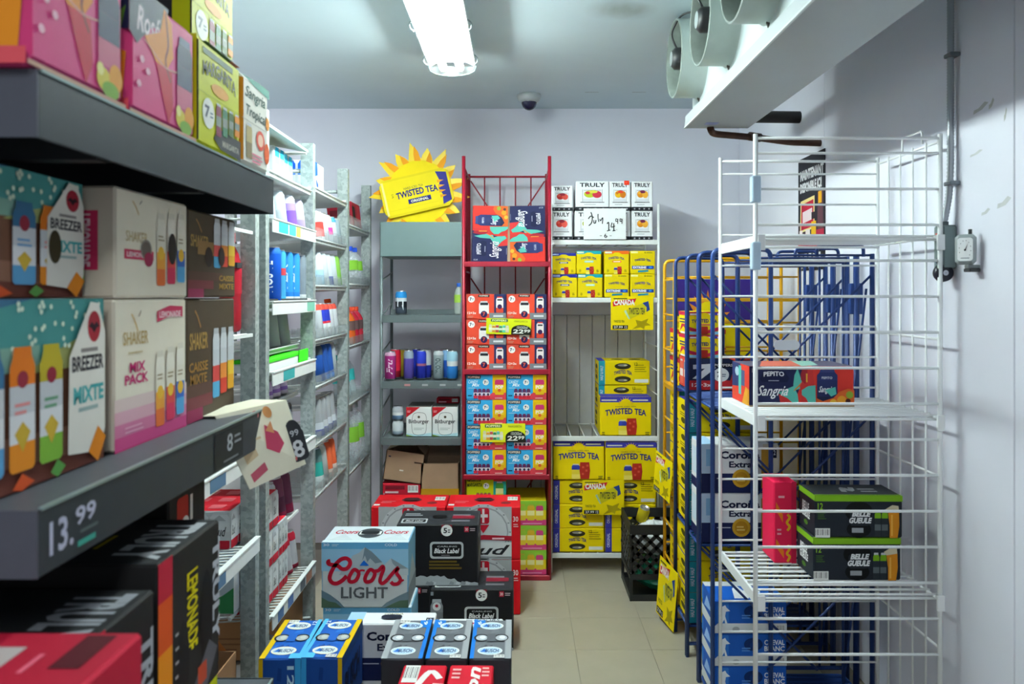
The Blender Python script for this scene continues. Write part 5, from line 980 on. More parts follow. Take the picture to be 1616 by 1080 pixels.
def openbox(name, label, loc, w, d, h, rot, flaps=()):
    o = thing(name, label, 'box', loc, None, rot); t = .004
    for a, b in (((-w/2, -d/2, 0), (w/2, -d/2+t, h)), ((-w/2, d/2-t, 0), (w/2, d/2, h)), ((-w/2, -d/2, 0), (-w/2+t, d/2, h)), ((w/2-t, -d/2, 0), (w/2, d/2, h)), ((-w/2, -d/2, 0), (w/2, d/2, t))):
        q = MB(); q.box(a, b, KB); part('side', q, o, False)
    for pts in flaps:
        q = MB(); q.face([(x, y, z) for x, y, z in pts], KB); q.face([(x, y, z-.003) for x, y, z in pts][::-1], KD); part('flap', q, o, False)
    return o
o = openbox('cardboard_box', 'tilted open brown cardboard box resting on a red tray', (wx(632, 3.98)+.005, 4.09, .462), .20, .2, .155, (0, math.radians(8), 0), [[(-.1, -.1, .155), (-.1, .1, .155), (0, .09, .205), (-.0, -.09, .205)], [(.1, -.1, .155), (.1, .1, .155), (.02, .09, .22), (.02, -.09, .22)][::-1]])
for u, z, w_, c in ((-.085, .12, .012, '#3a3a44'), (.05, .105, .05, '#3c3026'), (-.02, .055, .02, '#d8d0c4')):
    q = MB(); q.box((u, -.1012, z), (u+w_, -.1002, z+.007), P(c)); part('mark', q, o, False)
o = openbox('cardboard_box', 'open brown cardboard box with a yellow band at its foot', (wx(694, 3.98), 4.09, .392), .195, .2, .165, (0, 0, 0), [[(-.0975, .1, .165), (.0975, .1, .165), (.09, .12, .215), (-.09, .12, .215)]])
q = MB(); q.box((-.098, -.1015, 0), (.098, -.1002, .035), P('#c08c1c')); part('yellow_band', q, o, False)
carton('beer_tray', 'redtray', (.2, .2, .062), (wx(632, 3.98), 4.09, .392), 'shallow red tray under the tilted cardboard box', 'box')

# sun-shaped sign standing on the grey stand
sx, sy, sz = wx(662, 4.12), 4.12, wz(304, 4.12)
sn = thing('sun_sign', 'yellow sun-shaped sign with a printed can on top of the grey stand', 'sign', (sx, sy, 1.80))
SUN = M('#f2cf12', .42, 0, .05, 12); ORG = P('#f0a01e'); n = 17; pts = []
for k in range(n*4):
    t = 2*math.pi*k/(n*4)+.05; ph = k % 4; big = (k//4) % 2 == 0
    r = (.18, .215 if big else .205, .272 if big else .242, .205)[ph]; t += (0, .0, .05, .05)[ph]
    pts.append((sx+r*math.cos(t), sz+r*math.sin(t)))
b = MB(); b.prism(pts, sy, sy+.008, SUN); part('rays', b, sn)
for k in range(n):
    g = 1 if k % 2 == 0 else .9
    t = 2*math.pi*k/n+.05; q = MB(); P3 = [(sx+r*math.cos(t+d), sz+r*math.sin(t+d)) for r, d in ((.168, .0), (.170, .2), (.205*g, .2), (.25*g, .165), (.215*g, .07))]
    q.prism(P3, sy-.004, sy, ORG); part('flame', q, sn)
q = MB(); q.prism([(sx+.172*math.cos(2*math.pi*k/36), sz+.172*math.sin(2*math.pi*k/36)) for k in range(36)], sy-.003, sy, P('#f4d814')); part('disc', q, sn)
def suncan(a):
    a.rect(0, 0, 1, 1, '#f0d71c'); a.poly([(.86, 0), (1, .08), (1, .92), (.84, 1), (.88, .7), (.84, .5), (.88, .3)], '#2c2c78')
    for v in (.25, .4, .55, .7): a.poly([(.84, v-.05), (.84, v+.05), (.94, v)], '#e89a24')
    a.text(.32, .66, .62, .73, 'HARD ICED TEA', '#4c4a30', 0, 0); a.text(.19, .42, .83, .62, 'TWISTED TEA', NAVY, 0, .035, arc=.12); a.rect(.35, .22, .7, .36, NAVY); a.text(.39, .25, .66, .33, 'ORIGINAL', '#f0ecd0', 0, .03); a.stroke([(.12, .5), (.145, .53), (.125, .56)], .015, '#8a7a1a'); a.stroke([(.12, .6), (.15, .6)], .015, '#8a7a1a'); a.rect(0, 0, .03, 1, '#f6e98a'); a.rect(.05, .12, .8, .125, '#d8bc10')
cw, ch_ = .375, .203; q = MB(); q.prism([(-cw/2+.02, -ch_/2), (cw/2-.03, -ch_/2), (cw/2, -ch_/2+.03), (cw/2, ch_/2-.02), (cw/2-.03, ch_/2), (-cw/2+.02, ch_/2), (-cw/2, ch_/2-.03), (-cw/2, -ch_/2+.03)], -.02, 0, P('#e6cc18'))
cb = link('can_board', q.mesh('can_board'), sn, (0-.012, -.004, sz-1.80-.005), (0, math.radians(-13), 0)); pr = MB(); a = Art(pr, (-cw/2+.012, -.0205, -ch_/2+.012), (cw-.024, 0, 0), (0, 0, ch_-.024), (0, -1, 0)); suncan(a); link('printing', pr.mesh('printing'), cb)

# ------------------------------------------------------------------ red wire rack
RD = M('#96122a', .38, .1, .06, 30); r0, r1, ry0, ry1 = -.274, .156, 3.872, 4.30
rr_ = thing('display_rack', 'tall red wire rack full of canned drink boxes at the back', 'rack', ((r0+r1)/2, 4.09, 0))
for x in (r0, r1):
    rod('post', (x, ry0, 0), (x, ry0, 2.123), .009, RD, rr_); rod('post', (x, ry0+.028, 0), (x, ry0+.028, 2.10), .006, RD, rr_); rod('post', (x, ry1, 0), (x, ry1, 2.10), .008, RD, rr_)
    for k in range(3): rod('side_wire', (x, ry0+.11*(k+1), .02), (x, ry0+.11*(k+1), 2.06), .004, RD, rr_, 6)
    for z in (2.07, 1.55, 1.03, .5, .03): rod('side_rail', (x, ry0, z), (x, ry1, z), .006, RD, rr_, 6)
for z in (2.085, 1.60, 1.08, .56, .04): rod('back_rail', (r0, ry1, z), (r1, ry1, z), .006, RD, rr_, 6)
for k in range(4): x = r0+(r1-r0)*(k+1)/5; rod('back_wire', (x, ry1, .03), (x, ry1, 2.085), .004, RD, rr_, 6)
for z in (2.06, 1.52, .5):
    rod('brace', (r0+.01, ry1-.004, z), (r0+.17, ry1-.004, z-.24), .004, RD, rr_, 6); rod('brace', (r1-.01, ry1-.004, z), (r1-.17, ry1-.004, z-.24), .004, RD, rr_, 6)
for z in (1.589, 1.05, .524, .02):
    b = MB(); b.box((r0+.004, ry0, z-.005), (r1-.004, ry1-.01, z), M('#7c1022', .45, .1)); s = part('shelf', b, rr_)
    slab('front_lip', (r0, ry0-.012, z-.02), (r1, ry0-.004, z+.006), RD, s, .002)
def frontbox(name, key, x0, x1, y, z, h, d, label, group=None, rot=(0, 0, 0), cat='box'): return carton(name, key, (x1-x0-.002, d, h-.001), ((x0+x1)/2, y+d/2, z), label, cat, group, rot)
for px, up, s, tl in ((774, math.pi/2, 'left', 1.2), (832, -math.pi/2, 'right', -1.0)):
    W, H = .29, .187; y = 3.99
    x = wx(px, y); z = 1.591
    carton('sangria_box', 'sangria', (W, .12, H), (x+(H/2 if up > 0 else -H/2), y+.05, z+W/2+.004), 'red, navy and teal drink case standing on end in the red rack, %s of two' % s, 'box', 'cases standing on end', rot=(0, -up+math.radians(tl), 0))
for r in range(3):
    for c in range(2):
        frontbox('cooler_case', 'pop_red', (-.262, -.0595)[c], (-.0605, .142)[c], 3.876, 1.052+.127*(2-r), .127, .27, 'red and navy can case, %s row %s, above the blue cases' % (('top', 'middle', 'bottom')[r], ('left', 'right')[c]), 'red can cases')
for r in range(4):
    for c in range(2):
        frontbox('cooler_case', 'pop_blue', (-.262, -.0595)[c], (-.0605, .142)[c], 3.876, .526+.1255*(3-r), .1255, .27, 'blue and yellow can case, %s row %s, in red rack' % (('top', 'second', 'third', 'bottom')[r], ('left', 'right')[c]), 'blue can cases')
for r in range(4): frontbox('cooler_case', 'pop_lime', -.262, -.0605, 3.885, .022+.122*(3-r), .122, .27, 'lime green can case at bottom left of the red rack, %s of four' % ('topmost', 'second', 'third', 'lowest')[r], 'lime can cases')
for r in range(3): frontbox('cooler_case', 'pop_pink', -.0595, .142, 3.885, .022+.124*(2-r), .124, .27, 'lime, yellow and pink can case at bottom right of the red rack, %s of three' % ('topmost', 'middle', 'lowest')[r], 'lime and pink can cases')
def sign_pop(a):
    a.rr(.1, .78, .48, .96, '#3f6c4a', .02); a.text(.13, .81, .45, .93, 'POPPERS', '#e0e6a0', 0, .04); a.text(.62, .78, .92, .9, 'MARGARITA', '#7a8420', 0, .0)
    for i, c in enumerate(('#d8d8a0', '#e0a03c', '#b84a4a', '#3a8c5c', '#5cbca0', '#e0d8b0')): a.can(.06+.075*i, .12, .13+.075*i, .6-.04*(i % 2), [c, '#dfe4d0', c])
    a.ell(.78, .3, .22, '#1e2018', .32); a.rect(.56, 0, 1.0, .3, '#1e2018'); a.text(.68, .38, .92, .54, '15X355ml', '#c8ccc4', .1, .02); a.text(.59, .08, .83, .34, '22', '#e8ece4', .1, .03); a.text(.84, .14, .98, .34, '99', '#e8ece4', .1, .03)
DES['popsign'] = ({'*': '#dce420'}, {'F': sign_pop})
for px0, px1, py0, py1, s in ((767, 838, 503, 528, 'red'), (758, 829, 669, 698, 'blue')):
    y = 3.865; x0, x1, z0, z1 = wx(px0, y), wx(px1, y), wz(py1, y), wz(py0, y)
    carton('price_card', 'popsign', (x1-x0, .003, z1-z0), ((x0+x1)/2, y, z0), 'yellow-green price card in front of the %s cases' % s, 'sign', None, (math.radians(-4 if s == 'blue' else 3), math.radians(1.5 if s == 'red' else 0), 0), ch=.0005)

# ------------------------------------------------------------------ white wire rack at the back
w0, w1, wy0, wy1 = .168, .720, 3.97, 4.40
wk = thing('wire_rack', 'white wire rack of yellow tea boxes standing against the back wall', 'rack', ((w0+w1)/2, 4.18, 0))
for x in (w0, w1):
    rod('post', (x, wy0, 0), (x, wy0, wz(322, wy0)), .007, WP, wk); rod('post', (x, wy1, 0), (x, wy1, wz(322, wy0)), .007, WP, wk)
    for k in range(14): rod('side_rung', (x, wy0-.006, .16+.125*k), (x, wy1, .16+.125*k), .003, WP, wk, 6)
for z in (1.707, 1.41, .70, .10):
    s = slab('shelf', (w0+.004, wy0-.008, z-.022), (w1-.004, wy0, z+.003), WP, wk, .002)
    for k in range(8): x = w0+.035+(w1-w0-.07)*k/7; rod('shelf_wire', (x, wy0, z-.003), (x, wy1, z-.003), .0035, WP, s, 6)
    rod('shelf_wire', (w0, wy1, z-.008), (w1, wy1, z-.008), .005, WP, s, 6)
ty = 3.975
def tr6(p0, p1, py0, py1, fr, label, y=ty, d=.17):
    x0, x1 = wx(p0, y), wx(p1, y); z0, z1 = wz(py1, y), wz(py0, y); return carton('seltzer_box', 'truly6'+fr, (x1-x0, d, z1-z0), ((x0+x1)/2, y+d/2, z0), label, 'box', 'white seltzer boxes')
Z1 = 1.71; zt = 1.71+.152
def tr(p0, p1, z, h, fr, label):
    x0, x1 = wx(p0, ty+.01), wx(p1, ty+.01); carton('seltzer_box', 'truly6'+fr, (x1-x0, .17, h), ((x0+x1)/2, ty+.095, z), label, 'box', 'white seltzer boxes')
for (p0, p1, z, h, fr, lab) in ((869, 903, Z1, .152, 's', 'white strawberry seltzer box, bottom left on the top shelf'), (907, 955, Z1, .152, 'l', 'white seltzer box mostly hidden by the handwritten sign'), (958, 994.5, Z1, .152, 'm', 'white seltzer box just right of the handwritten sign'), (997, 1030, Z1, .152, 'p', 'white passion fruit seltzer box, bottom right on the top shelf'),
    (870, 904, zt, .13, 's', 'white strawberry seltzer box, upper left, lower than its neighbours'), (908.5, 961, zt, .153, 'l', 'wide white seltzer box with raspberries and lime'), (962, 995, zt, .152, 'm', 'white mango seltzer box with a red sticker'), (997, 1030, zt, .152, 'p', 'white passion fruit seltzer box, upper right')): tr(p0, p1, z, h, fr, lab)
y = ty+.008; slab_k = MB(); x0 = wx(986, y)
DES['redtag'] = ({'*': '#e83a1c'}, {'F': lambda a: a.lines(.2, .4, .8, .7, 1, '#f0705c')})
carton('sticker', 'redtag', (.026, .001, .022), (wx(989, y), y, wz(292, y)), 'small red sticker on the mango seltzer box', 'sticker', ch=.0002)
def handsign(a):
    K_ = '#2a2c2e'
    a.stroke([(.11, .66), (.17, .75), (.24, .70)], .035, K_); a.stroke([(.17, .88), (.2, .75), (.2, .6), (.17, .5), (.12, .44)], .035, K_); a.stroke([(.24, .62), (.24, .54), (.27, .52), (.29, .62), (.28, .52)], .03, K_); a.stroke([(.34, .82), (.34, .68), (.36, .56)], .03, K_); a.stroke([(.38, .66), (.4, .6), (.45, .7), (.44, .5)], .03, K_)
    a.stroke([(.55, .5), (.59, .54), (.59, .29)], .035, K_); a.stroke([(.55, .27), (.63, .3)], .03, K_); a.stroke([(.67, .54), (.65, .4), (.74, .43)], .03, K_); a.stroke([(.71, .52), (.71, .28)], .035, K_); a.stroke([(.68, .27), (.75, .29)], .03, K_); a.ell(.78, .31, .008, K_)
    for u in (.74, .84): a.stroke([(u+.06, .64), (u+.02, .66), (u+.02, .58), (u+.06, .6), (u+.065, .66), (u+.06, .5)], .025, K_)
    a.rect(.38, .11, .43, .125, K_); a.rect(.61, .11, .66, .125, K_); a.stroke([(.52, .18), (.49, .1), (.52, .06), (.55, .1), (.5, .12)], .025, K_)
DES['handsign'] = ({'*': '#e9ecec'}, {'F': handsign})
y = 3.955; carton('handwritten_sign', 'handsign', (wx(988, y)-wx(921, y), .0015, wz(329, y)-wz(378, y)), (wx(954.5, y), y, wz(378, y)), 'white handwritten price sign leaning on the seltzer boxes', 'sign', ch=.0004)
for r, kinds in enumerate(('otpe', 'otee')):
    for c, k in enumerate(kinds):
        p0 = (870, 910, 954, 995)[c] if r == 0 else (872, 912, 954, 995)[c]; h = .120 if not (r == 0 and c == 0) else .109
        x0 = wx(p0, ty); nm = {'o': 'navy', 't': 'teal', 'p': 'orange', 'e': 'plain'}[k]
        carton('tea_box', 'tea6'+k, (.127, .18, h), (x0+.0635, ty+.09, 1.414+.1205*(1-r)), 'small yellow tea box with %s top band, %s row, %s on the shelf' % (nm, ('upper', 'lower')[r], ('far left', 'second from left', 'third from left', 'far right')[c]), 'box', 'small yellow tea boxes')
def canada(a):
    a.poly([(.05, .7), (.56, .82), (.6, .94), (.04, .84)], '#c41e2c'); a.text(.07, .74, .56, .9, 'CANADA', '#f4f0ec', 0, .05); a.lines(.06, .92, .42, .96, 1, '#5c5420', .7)
    a.poly([(.5, .02), (.62, .14), (.58, .3), (.72, .26), (.88, .34), (.84, .22), (.94, .14), (.8, .12), (.78, .02), (.7, .08)], '#a8940c')
    a.poly([(.34, .58), (.78, .82), (.9, .8), (.92, .6), (.44, .32), (.36, .4)], '#d0c41c'); a.poly([(.74, .8), (.88, .86), (.92, .6), (.84, .54), (.84, .68)], '#24408c'); a.poly([(.35, .6), (.45, .33), (.42, .32), (.31, .56)], '#a8c4a8'); a.text(.42, .46, .8, .66, 'TWISTED TEA', '#4c4c28', .1, .03)
    a.text(.07, .22, .32, .29, 'TWISTED TEA', '#6a6418', 0, .02); a.rect(.04, .03, .4, .14, '#1c1c1a'); a.text(.07, .05, .28, .12, '27.99', '#e4e4dc', 0, .02); a.text(.32, .05, .38, .12, '12', '#e4e4dc', 0, .02)
DES['canada'] = ({'*': '#f2d803'}, {'F': canada})
for p0, p1, q0, q1, yy, s in ((964, 1031, 468, 521, 3.955, 'hanging below the small tea boxes'), (919, 985, 758, 813, 3.955, 'in front of the lying tea cases')):
    carton('price_card', 'canada', (wx(p1, yy)-wx(p0, yy), .002, wz(q0, yy)-wz(q1, yy)), (wx((p0+p1)/2, yy), yy, wz(q1, yy)), 'yellow price card with a red banner %s' % s, 'sign', ch=.0004)
# tea cases
x0 = wx(947, 3.975); carton('tea_case', 'tea12', (.264, .125, .2), (x0+.132, 4.04, .703), 'yellow tea case standing upright on the middle shelf', 'box')
carton('tea_case', 'tea_flat_teal', (.264, .2, .122), (x0+.137, 4.21, .703), 'yellow tea case with teal end behind the upright one, lowest of three', 'box'); carton('tea_case', 'tea_flat_teal', (.258, .2, .122), (x0+.135, 4.21, .826), 'yellow tea case with teal end behind the upright one, middle of three', 'box'); carton('tea_case', 'tea_flat_teal', (.272, .2, .128), (x0+.142, 4.205, .949), 'yellow tea case with teal end at the top of the pile', 'box')
for r in range(3):
    for c in range(2): carton('tea_case', 'tea_flat_blue', (.262, .2, .1225), ((.180, .448)[c]+.131, 4.08, .103+.1235*(2-r)), 'yellow tea case lying flat with a navy end, %s row, %s pile' % (('upper', 'middle', 'lower')[r], ('left', 'right')[c]), 'box', 'flat tea cases')
carton('tea_case', 'tea12', (.262, .122, .197), (.180+.131, 4.03, .476), 'upright tea case leaning back on the left pile', 'box', rot=(math.radians(-3), 0, 0)); carton('tea_case', 'tea12', (.262, .122, .197), (.448+.131, 4.03, .474), 'upright tea case on the right pile', 'box'); carton('tea_case', 'tea_flat_blue', (.262, .16, .122), (.311, 4.25, .474), 'flat tea case behind the leaning one', 'box')

# ------------------------------------------------------------------ cases stacked on the floor
def case(key, x0, x1, y, z, h, d, label, group=None, rz=0, slots=(), name='beer_case'):
    o = carton(name, key, (x1-x0, d, h), ((x0+x1)/2, y+d/2, z), label, 'box', group, (0, 0, math.radians(rz)))
    for f, u, v, ru, rv, c in slots: slot(o, f, u, v, ru, rv, x1-x0, d, h, c)
    return o
case('coors', -.742, -.415, 2.915, .2485, .246, .205, 'pale blue and white 30-can beer case with big red script, on top', slots=(('T', .5, .55, .11, .1, '#1c2024'),))
case('coors', -.737, -.405, 2.92, .002, .245, .205, 'pale blue beer case underneath the one with big red script')
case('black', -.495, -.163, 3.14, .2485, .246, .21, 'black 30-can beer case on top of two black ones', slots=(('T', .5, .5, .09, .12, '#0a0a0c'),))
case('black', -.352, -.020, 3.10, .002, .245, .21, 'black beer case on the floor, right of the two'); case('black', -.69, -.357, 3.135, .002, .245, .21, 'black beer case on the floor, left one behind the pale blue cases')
for x0, s in ((-.656, 'left'), (-.3215, 'right')):
    case('bud', x0, x0+.331, 3.445, .2485, .235, .21, 'red and silver 30-can beer case on top, %s of two' % s, 'red and silver beer cases', slots=(('T', .5, .55, .11, .13, '#3c1418'),))
    case('bud', x0, x0+.331, 3.445, .002, .245, .21, 'red and silver beer case on the floor, %s of two' % s, 'red and silver beer cases')
# front rows: cases standing on edge, seen mostly from above
for i, (x0, y, s) in enumerate(((-.734, 2.18, 'left'), (-.613, 2.185, 'right'))):
    for z in (.002, .203):
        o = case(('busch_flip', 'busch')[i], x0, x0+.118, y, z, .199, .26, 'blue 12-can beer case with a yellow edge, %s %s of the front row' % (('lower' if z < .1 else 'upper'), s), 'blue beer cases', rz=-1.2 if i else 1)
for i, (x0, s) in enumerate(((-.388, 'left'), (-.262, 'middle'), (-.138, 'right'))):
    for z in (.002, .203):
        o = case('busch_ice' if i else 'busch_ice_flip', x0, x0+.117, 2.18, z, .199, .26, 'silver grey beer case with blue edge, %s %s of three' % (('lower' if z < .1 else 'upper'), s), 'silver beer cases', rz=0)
for z, s in ((.002, 'lower'), (.186, 'upper')): case('corona', -.557, -.272, 2.49, z, .183, .09, 'white and navy beer case behind the blue ones, %s of two' % s, 'white and navy floor cases', slots=(('T', .5, .5, .12, .2, '#1c2030'),) if s == 'upper' else ())
case('whitebox', -.262, -.05, 2.49, .180, .183, .055, 'white case with a red stripe behind the silver ones, upper'); case('whitebox', -.262, -.05, 2.49, .002, .177, .055, 'white case with a red stripe behind the silver ones, lower')
for i, (x0, k, s) in enumerate(((-.319, 'molson', 'left, with white script'), (-.19, 'molson2', 'right, with a gold emblem'))):
    for z in (.002, .203): case(k, x0, x0+.12, 1.885, z, .199, .26, 'red beer case at the bottom edge, %s %s' % ('lower' if z < .1 else 'upper', s), rz=-1)

# ------------------------------------------------------------------ milk crate
BK = M('#17191a', .5, 0, .1, 30); kx0, kx1, ky0, ky1, kz = .520, .655, 3.60, 3.90, .355
kx1 = .80
cr = thing('milk_crate', 'black plastic milk crate holding a white bag on the floor by the yellow rack', 'crate', ((kx0+kx1)/2, 3.75, 0))
for z0, z1, nm in ((.0, .03, 'base_rim'), (kz-.045, kz, 'top_rim'), (.10, .125, 'band')):
    b = MB()
    for a, c in (((kx0, ky0, z0), (kx1, ky0+.008, z1)), ((kx0, ky1-.008, z0), (kx1, ky1, z1)), ((kx0, ky0+.008, z0), (kx0+.008, ky1-.008, z1)), ((kx1-.008, ky0+.008, z0), (kx1, ky1-.008, z1))): b.box(a, c, BK)
    if z0 == 0: b.box((kx0+.008, ky0+.008, 0), (kx1-.008, ky1-.008, .006), BK)
    part(nm, b, cr)
for sd in ('F', 'K', 'L', 'R'):
    b = MB(); 
    def bar(u0, v0, u1, v1, wd=.017):
        du, dv = u1-u0, v1-v0; l = math.hypot(du, dv); nx, ny = -dv/l*wd/2, du/l*wd/2; P4 = [(u0+nx, v0+ny), (u0-nx, v0-ny), (u1-nx, v1-ny), (u1+nx, v1+ny)]
        if sd in 'FK': y = ky0+.001 if sd == 'F' else ky1-.007; b.prism([(kx0+u, v) for u, v in P4], y, y+.006, BK)
        else: x = kx0+.001 if sd == 'L' else kx1-.007; b.prism([(ky0+u, v) for u, v in P4], x, x+.006, BK, 'YZ')
    W = (kx1-kx0) if sd in 'FK' else .30
    for i in range(-3, 6):
        u = W*i/5; 
        for s in (1, -1):
            pts = [(u+s*t*.19+(0 if s > 0 else .19), .125+t*.19) for t in [k/20 for k in range(21)]]; pts = [p for p in pts if 0 <= p[0] <= W]
            if len(pts) > 2: bar(*pts[0], *pts[-1])
    for u in (.0, W-.012): bar(u+.006, 0, u+.006, kz, .014)
    part('side_lattice', b, cr)
def lump(name, c, r, m, label, cat, sq=(1, 1, .6), seed=1):
    rn = random.Random(seed); b = MB(); n = 14; rings = []
    v = []; f = []
    for i in range(9):
        ph = math.pi*i/8
        for k in range(n):
            t = 2*math.pi*k/n; rr = r*(1+.22*(rn.random()-.5)+.08*math.sin(3*t+i)); v.append((c[0]+rr*sq[0]*math.sin(ph)*math.cos(t), c[1]+rr*sq[1]*math.sin(ph)*math.sin(t), c[2]+rr*sq[2]*math.cos(ph)))
    for i in range(8):
        for k in range(n): f.append((i*n+k, i*n+(k+1) % n, (i+1)*n+(k+1) % n, (i+1)*n+k))
    b.raw(v, f, m, False); o = link(name, b.mesh(name, c), None, c); return tag(o, label, cat)
lump('plastic_bag', (.655, 3.74, .255), .105, M('#dfe4e6', .35, 0, .08, 20), 'crumpled white plastic bag in the black crate', 'bag', (1, 1, .75), 3)
lump('green_bag', (.655, 3.74, .09), .095, M('#1c8c6c', .4, 0, .1, 20), 'green plastic bag at the bottom of the black crate', 'bag', (1, 1, .8), 5)
can((.60, 3.78, .32), .08, .028, [(1, '#c8b41c')], 'yellow can standing on the bag in the black crate', tilt=(.3, .2, 0))

# ------------------------------------------------------------------ yellow rack
YR = M('#e2a80e', .4, .1, .05, 30); BR = M('#19356f', .4, .15, .08, 30); BR2 = M('#204283', .4, .15, .08, 30)
def frame_(rk, x0, x1, y, zt, col, rungs=(), r=.0075):
    """one side frame of a display rack, standing across the aisle line"""
    wire('side_frame', bent([(x0, y, 0), (x0, y, zt), (x1, y, zt), (x1, y, 0)], .03), r, col, rk)
    for z in rungs: rod('cross_wire', (x0, y, z), (x1, y, z), .0042, col, rk, 6)
yk = thing('display_rack', 'yellow wire display rack on the right with yellow tea boxes, behind the blue ones', 'rack', (.94, 3.42, 0))
yy0, yy1, yx0, yx1 = 3.30, 3.53, .668, 1.20
for y in (yy0, yy1): frame_(yk, yx0, yx1, y, 1.584, YR, [.12, .30, .47, .62, .80, 1.03, 1.10, 1.19, 1.31, 1.41, 1.505])
for k in range(10):
    z = .10+.155*k; 
    if z < 1.55: rod('front_rung', (yx0, yy0, z), (yx0, yy1, z), .0048, YR, yk, 6)
for x in (1.08, 1.14): rod('back_wire', (x, yy1, .02), (x, yy1, 1.58), .005, YR, yk, 6)
rod('brace', (yx0+.01, yy0, .11), (yx0+.1, yy0+.03, .22), .006, YR, yk, 6)
slab('rail_bar', (yx0, yy0-.004, 1.400), (yx1, yy0+.002, 1.412), YR, yk)
for z in (.10, .52, 1.03): b = MB(); [b.box((yx0+.01, yy0+.01+.04*k, z-.006), (yx1-.01, yy0+.018+.04*k, z), YR) for k in range(6)]; b.box((yx0, yy0, z-.02), (yx0+.006, yy1, z+.01), YR); part('shelf', b, yk)
for z, n, nm in ((.102, 3, 'bottom'), (.522, 4, 'middle')):
    for i in range(n): carton('tea_case', 'tea_flat_teal', (.264, .2, .122), (.822, 3.418, z+.1232*i), 'yellow tea case in the yellow rack, %s of the %s pile' % (('lowest', 'second', 'third', 'fourth')[i], nm), 'box', 'tea cases in the yellow rack')
for i in range(2): carton('tea_box', 'tea_variety', (.2, .2, .122), (.79, 3.418, 1.034+.1235*i), 'yellow and red mixed tea box high in the yellow rack, %s of two' % ('lower', 'upper')[i], 'box', 'mixed tea boxes')
def header(a):
    a.rect(0, 0, 1, 1, '#d9c60a'); a.poly([(.0, .5), (0, 1), (1, 1), (1, .36), (.75, .42), (.6, .55), (.3, .5)], '#3a2a86'); 
    for k in range(9):
        t = math.radians(18*k+18); a.poly([(.44+.2*math.cos(t-.15), .42+.28*math.sin(t-.15)), (.44+.3*math.cos(t), .42+.44*math.sin(t)), (.44+.2*math.cos(t+.15), .42+.28*math.sin(t+.15))], '#dd8a2c')
    a.ell(.44, .42, .2, '#e0cf0e', .28); a.rect(.15, .0, .5, .2, '#3a2a70')
DES['header'] = ({'*': '#d9c60a'}, {'F': header})
carton('header_card', 'header', (.36, .02, .34), (.90, 3.595, 1.16), 'purple and yellow display card with a sun behind the blue rack bars', 'sign', ch=.002)
hs = tag(slab('card_stand', (.72, 3.585, 0), (1.08, 3.605, 1.16), P('#d9c60a'), None), 'yellow card column below the purple and yellow display card', 'stand')
for (cx, cyy, z0, z1, wd, s) in ((.637, 3.37, wz(785, 3.37), wz(712, 3.37), .16, 'upper'), (.64, 3.31, wz(985, 3.31), wz(880, 3.31), .165, 'lower')):
    carton('price_card', 'canada', (wd, .002, z1-z0-.02), (cx-.01, cyy+.02, z0), 'yellow price card hooked on the aisle side of the yellow rack, %s one' % s, 'sign', None, (math.radians(0), math.radians(9), math.radians(-74)), ch=.0004)

# ------------------------------------------------------------------ blue racks
def blue_rack(label, y0, y1, x1, trays):
    rk = thing('display_rack', label, 'rack', (.94, (y0+y1)/2, 0)); x0 = .667
    for y in (y0, y1):
        wire('side_frame', bent([(x0, y, 0), (x0, y, 1.585), (x0+.20, y, 1.585), (x0+.20, y, .05)], .03), .0078, BR2 if y == y0 else BR, rk)
        rod('rear_post', (x1, y, 0), (x1, y, 1.57), .0085 if y == y0 else .006, BR, rk)
        for z in (1.548, 1.565): rod('cross_wire', (x0+.19, y, z), (x1, y, z), .0042, BR, rk, 6)
        rod('cross_wire', (x0, y, .05), (x1, y, .05), .0045, BR, rk, 6)
        if y == y0:
            wire('top_loop', bent([(x1-.19, y, 1.56), (x1-.19, y, 1.60), (x1-.03, y, 1.60), (x1-.03, y, 1.56)], .02), .006, BR, rk)
            for z in (1.50, 1.02, .5): rod('brace', (x0, y, z), (x0+.36, y, z-.36), .0045, BR, rk, 6); rod('brace', (x1, y, z), (x1-.36, y, z-.36), .0045, BR, rk, 6)
            rod('upright_wire', (x1-.1, y, .05), (x1-.1, y, 1.55), .0045, BR, rk, 6)
            rod('long_brace', (x1-.02, y, 1.45), (x1-.1, y, .75), .0042, BR, rk, 6); rod('long_brace', (x1-.02, y, .75), (x1-.1, y, .08), .0042, BR, rk, 6)
    rod('back_post', (x1-.012, (y0+y1)/2, 0), (x1-.012, (y0+y1)/2, 1.57), .011, BR, rk)
    slab('joint_plate', (x1-.035, (y0+y1)/2-.003, 1.36), (x1+.012, (y0+y1)/2+.018, 1.47), BR2, rk, .003)
    for z in trays:
        b = MB(); b.tube(bent([(x0+.004, y0+.006, z-.006), (x1-.02, y0+.006, z-.006), (x1-.02, y1-.006, z-.006), (x0+.004, y1-.006, z-.006), (x0+.004, y0+.006, z-.006)], .03), .005, BR2, 6)
        b.box((x0+.02, y0+.01, z-.008), (x1-.03, y1-.01, z-.003), BR); s = part('tray', b, rk)
        for k in range(5): y = y0+.03+(y1-y0-.06)*k/4; rod('tray_wire', (x0+.004, y, z-.0015), (x1-.02, y, z-.0015), .0022, BR2, s, 6)
    return rk
blue_rack('blue wire display rack farthest along the right wall, next to the yellow one', 3.062, 3.28, 1.215, (.12, .508, 1.047))
blue_rack('blue wire display rack in the middle of the three, holding white and navy beer', 2.862, 3.05, 1.215, (.505, 1.045))
blue_rack('blue wire display rack nearest the camera, right behind the white rack', 2.655, 2.85, 1.215, (.035, 1.043))
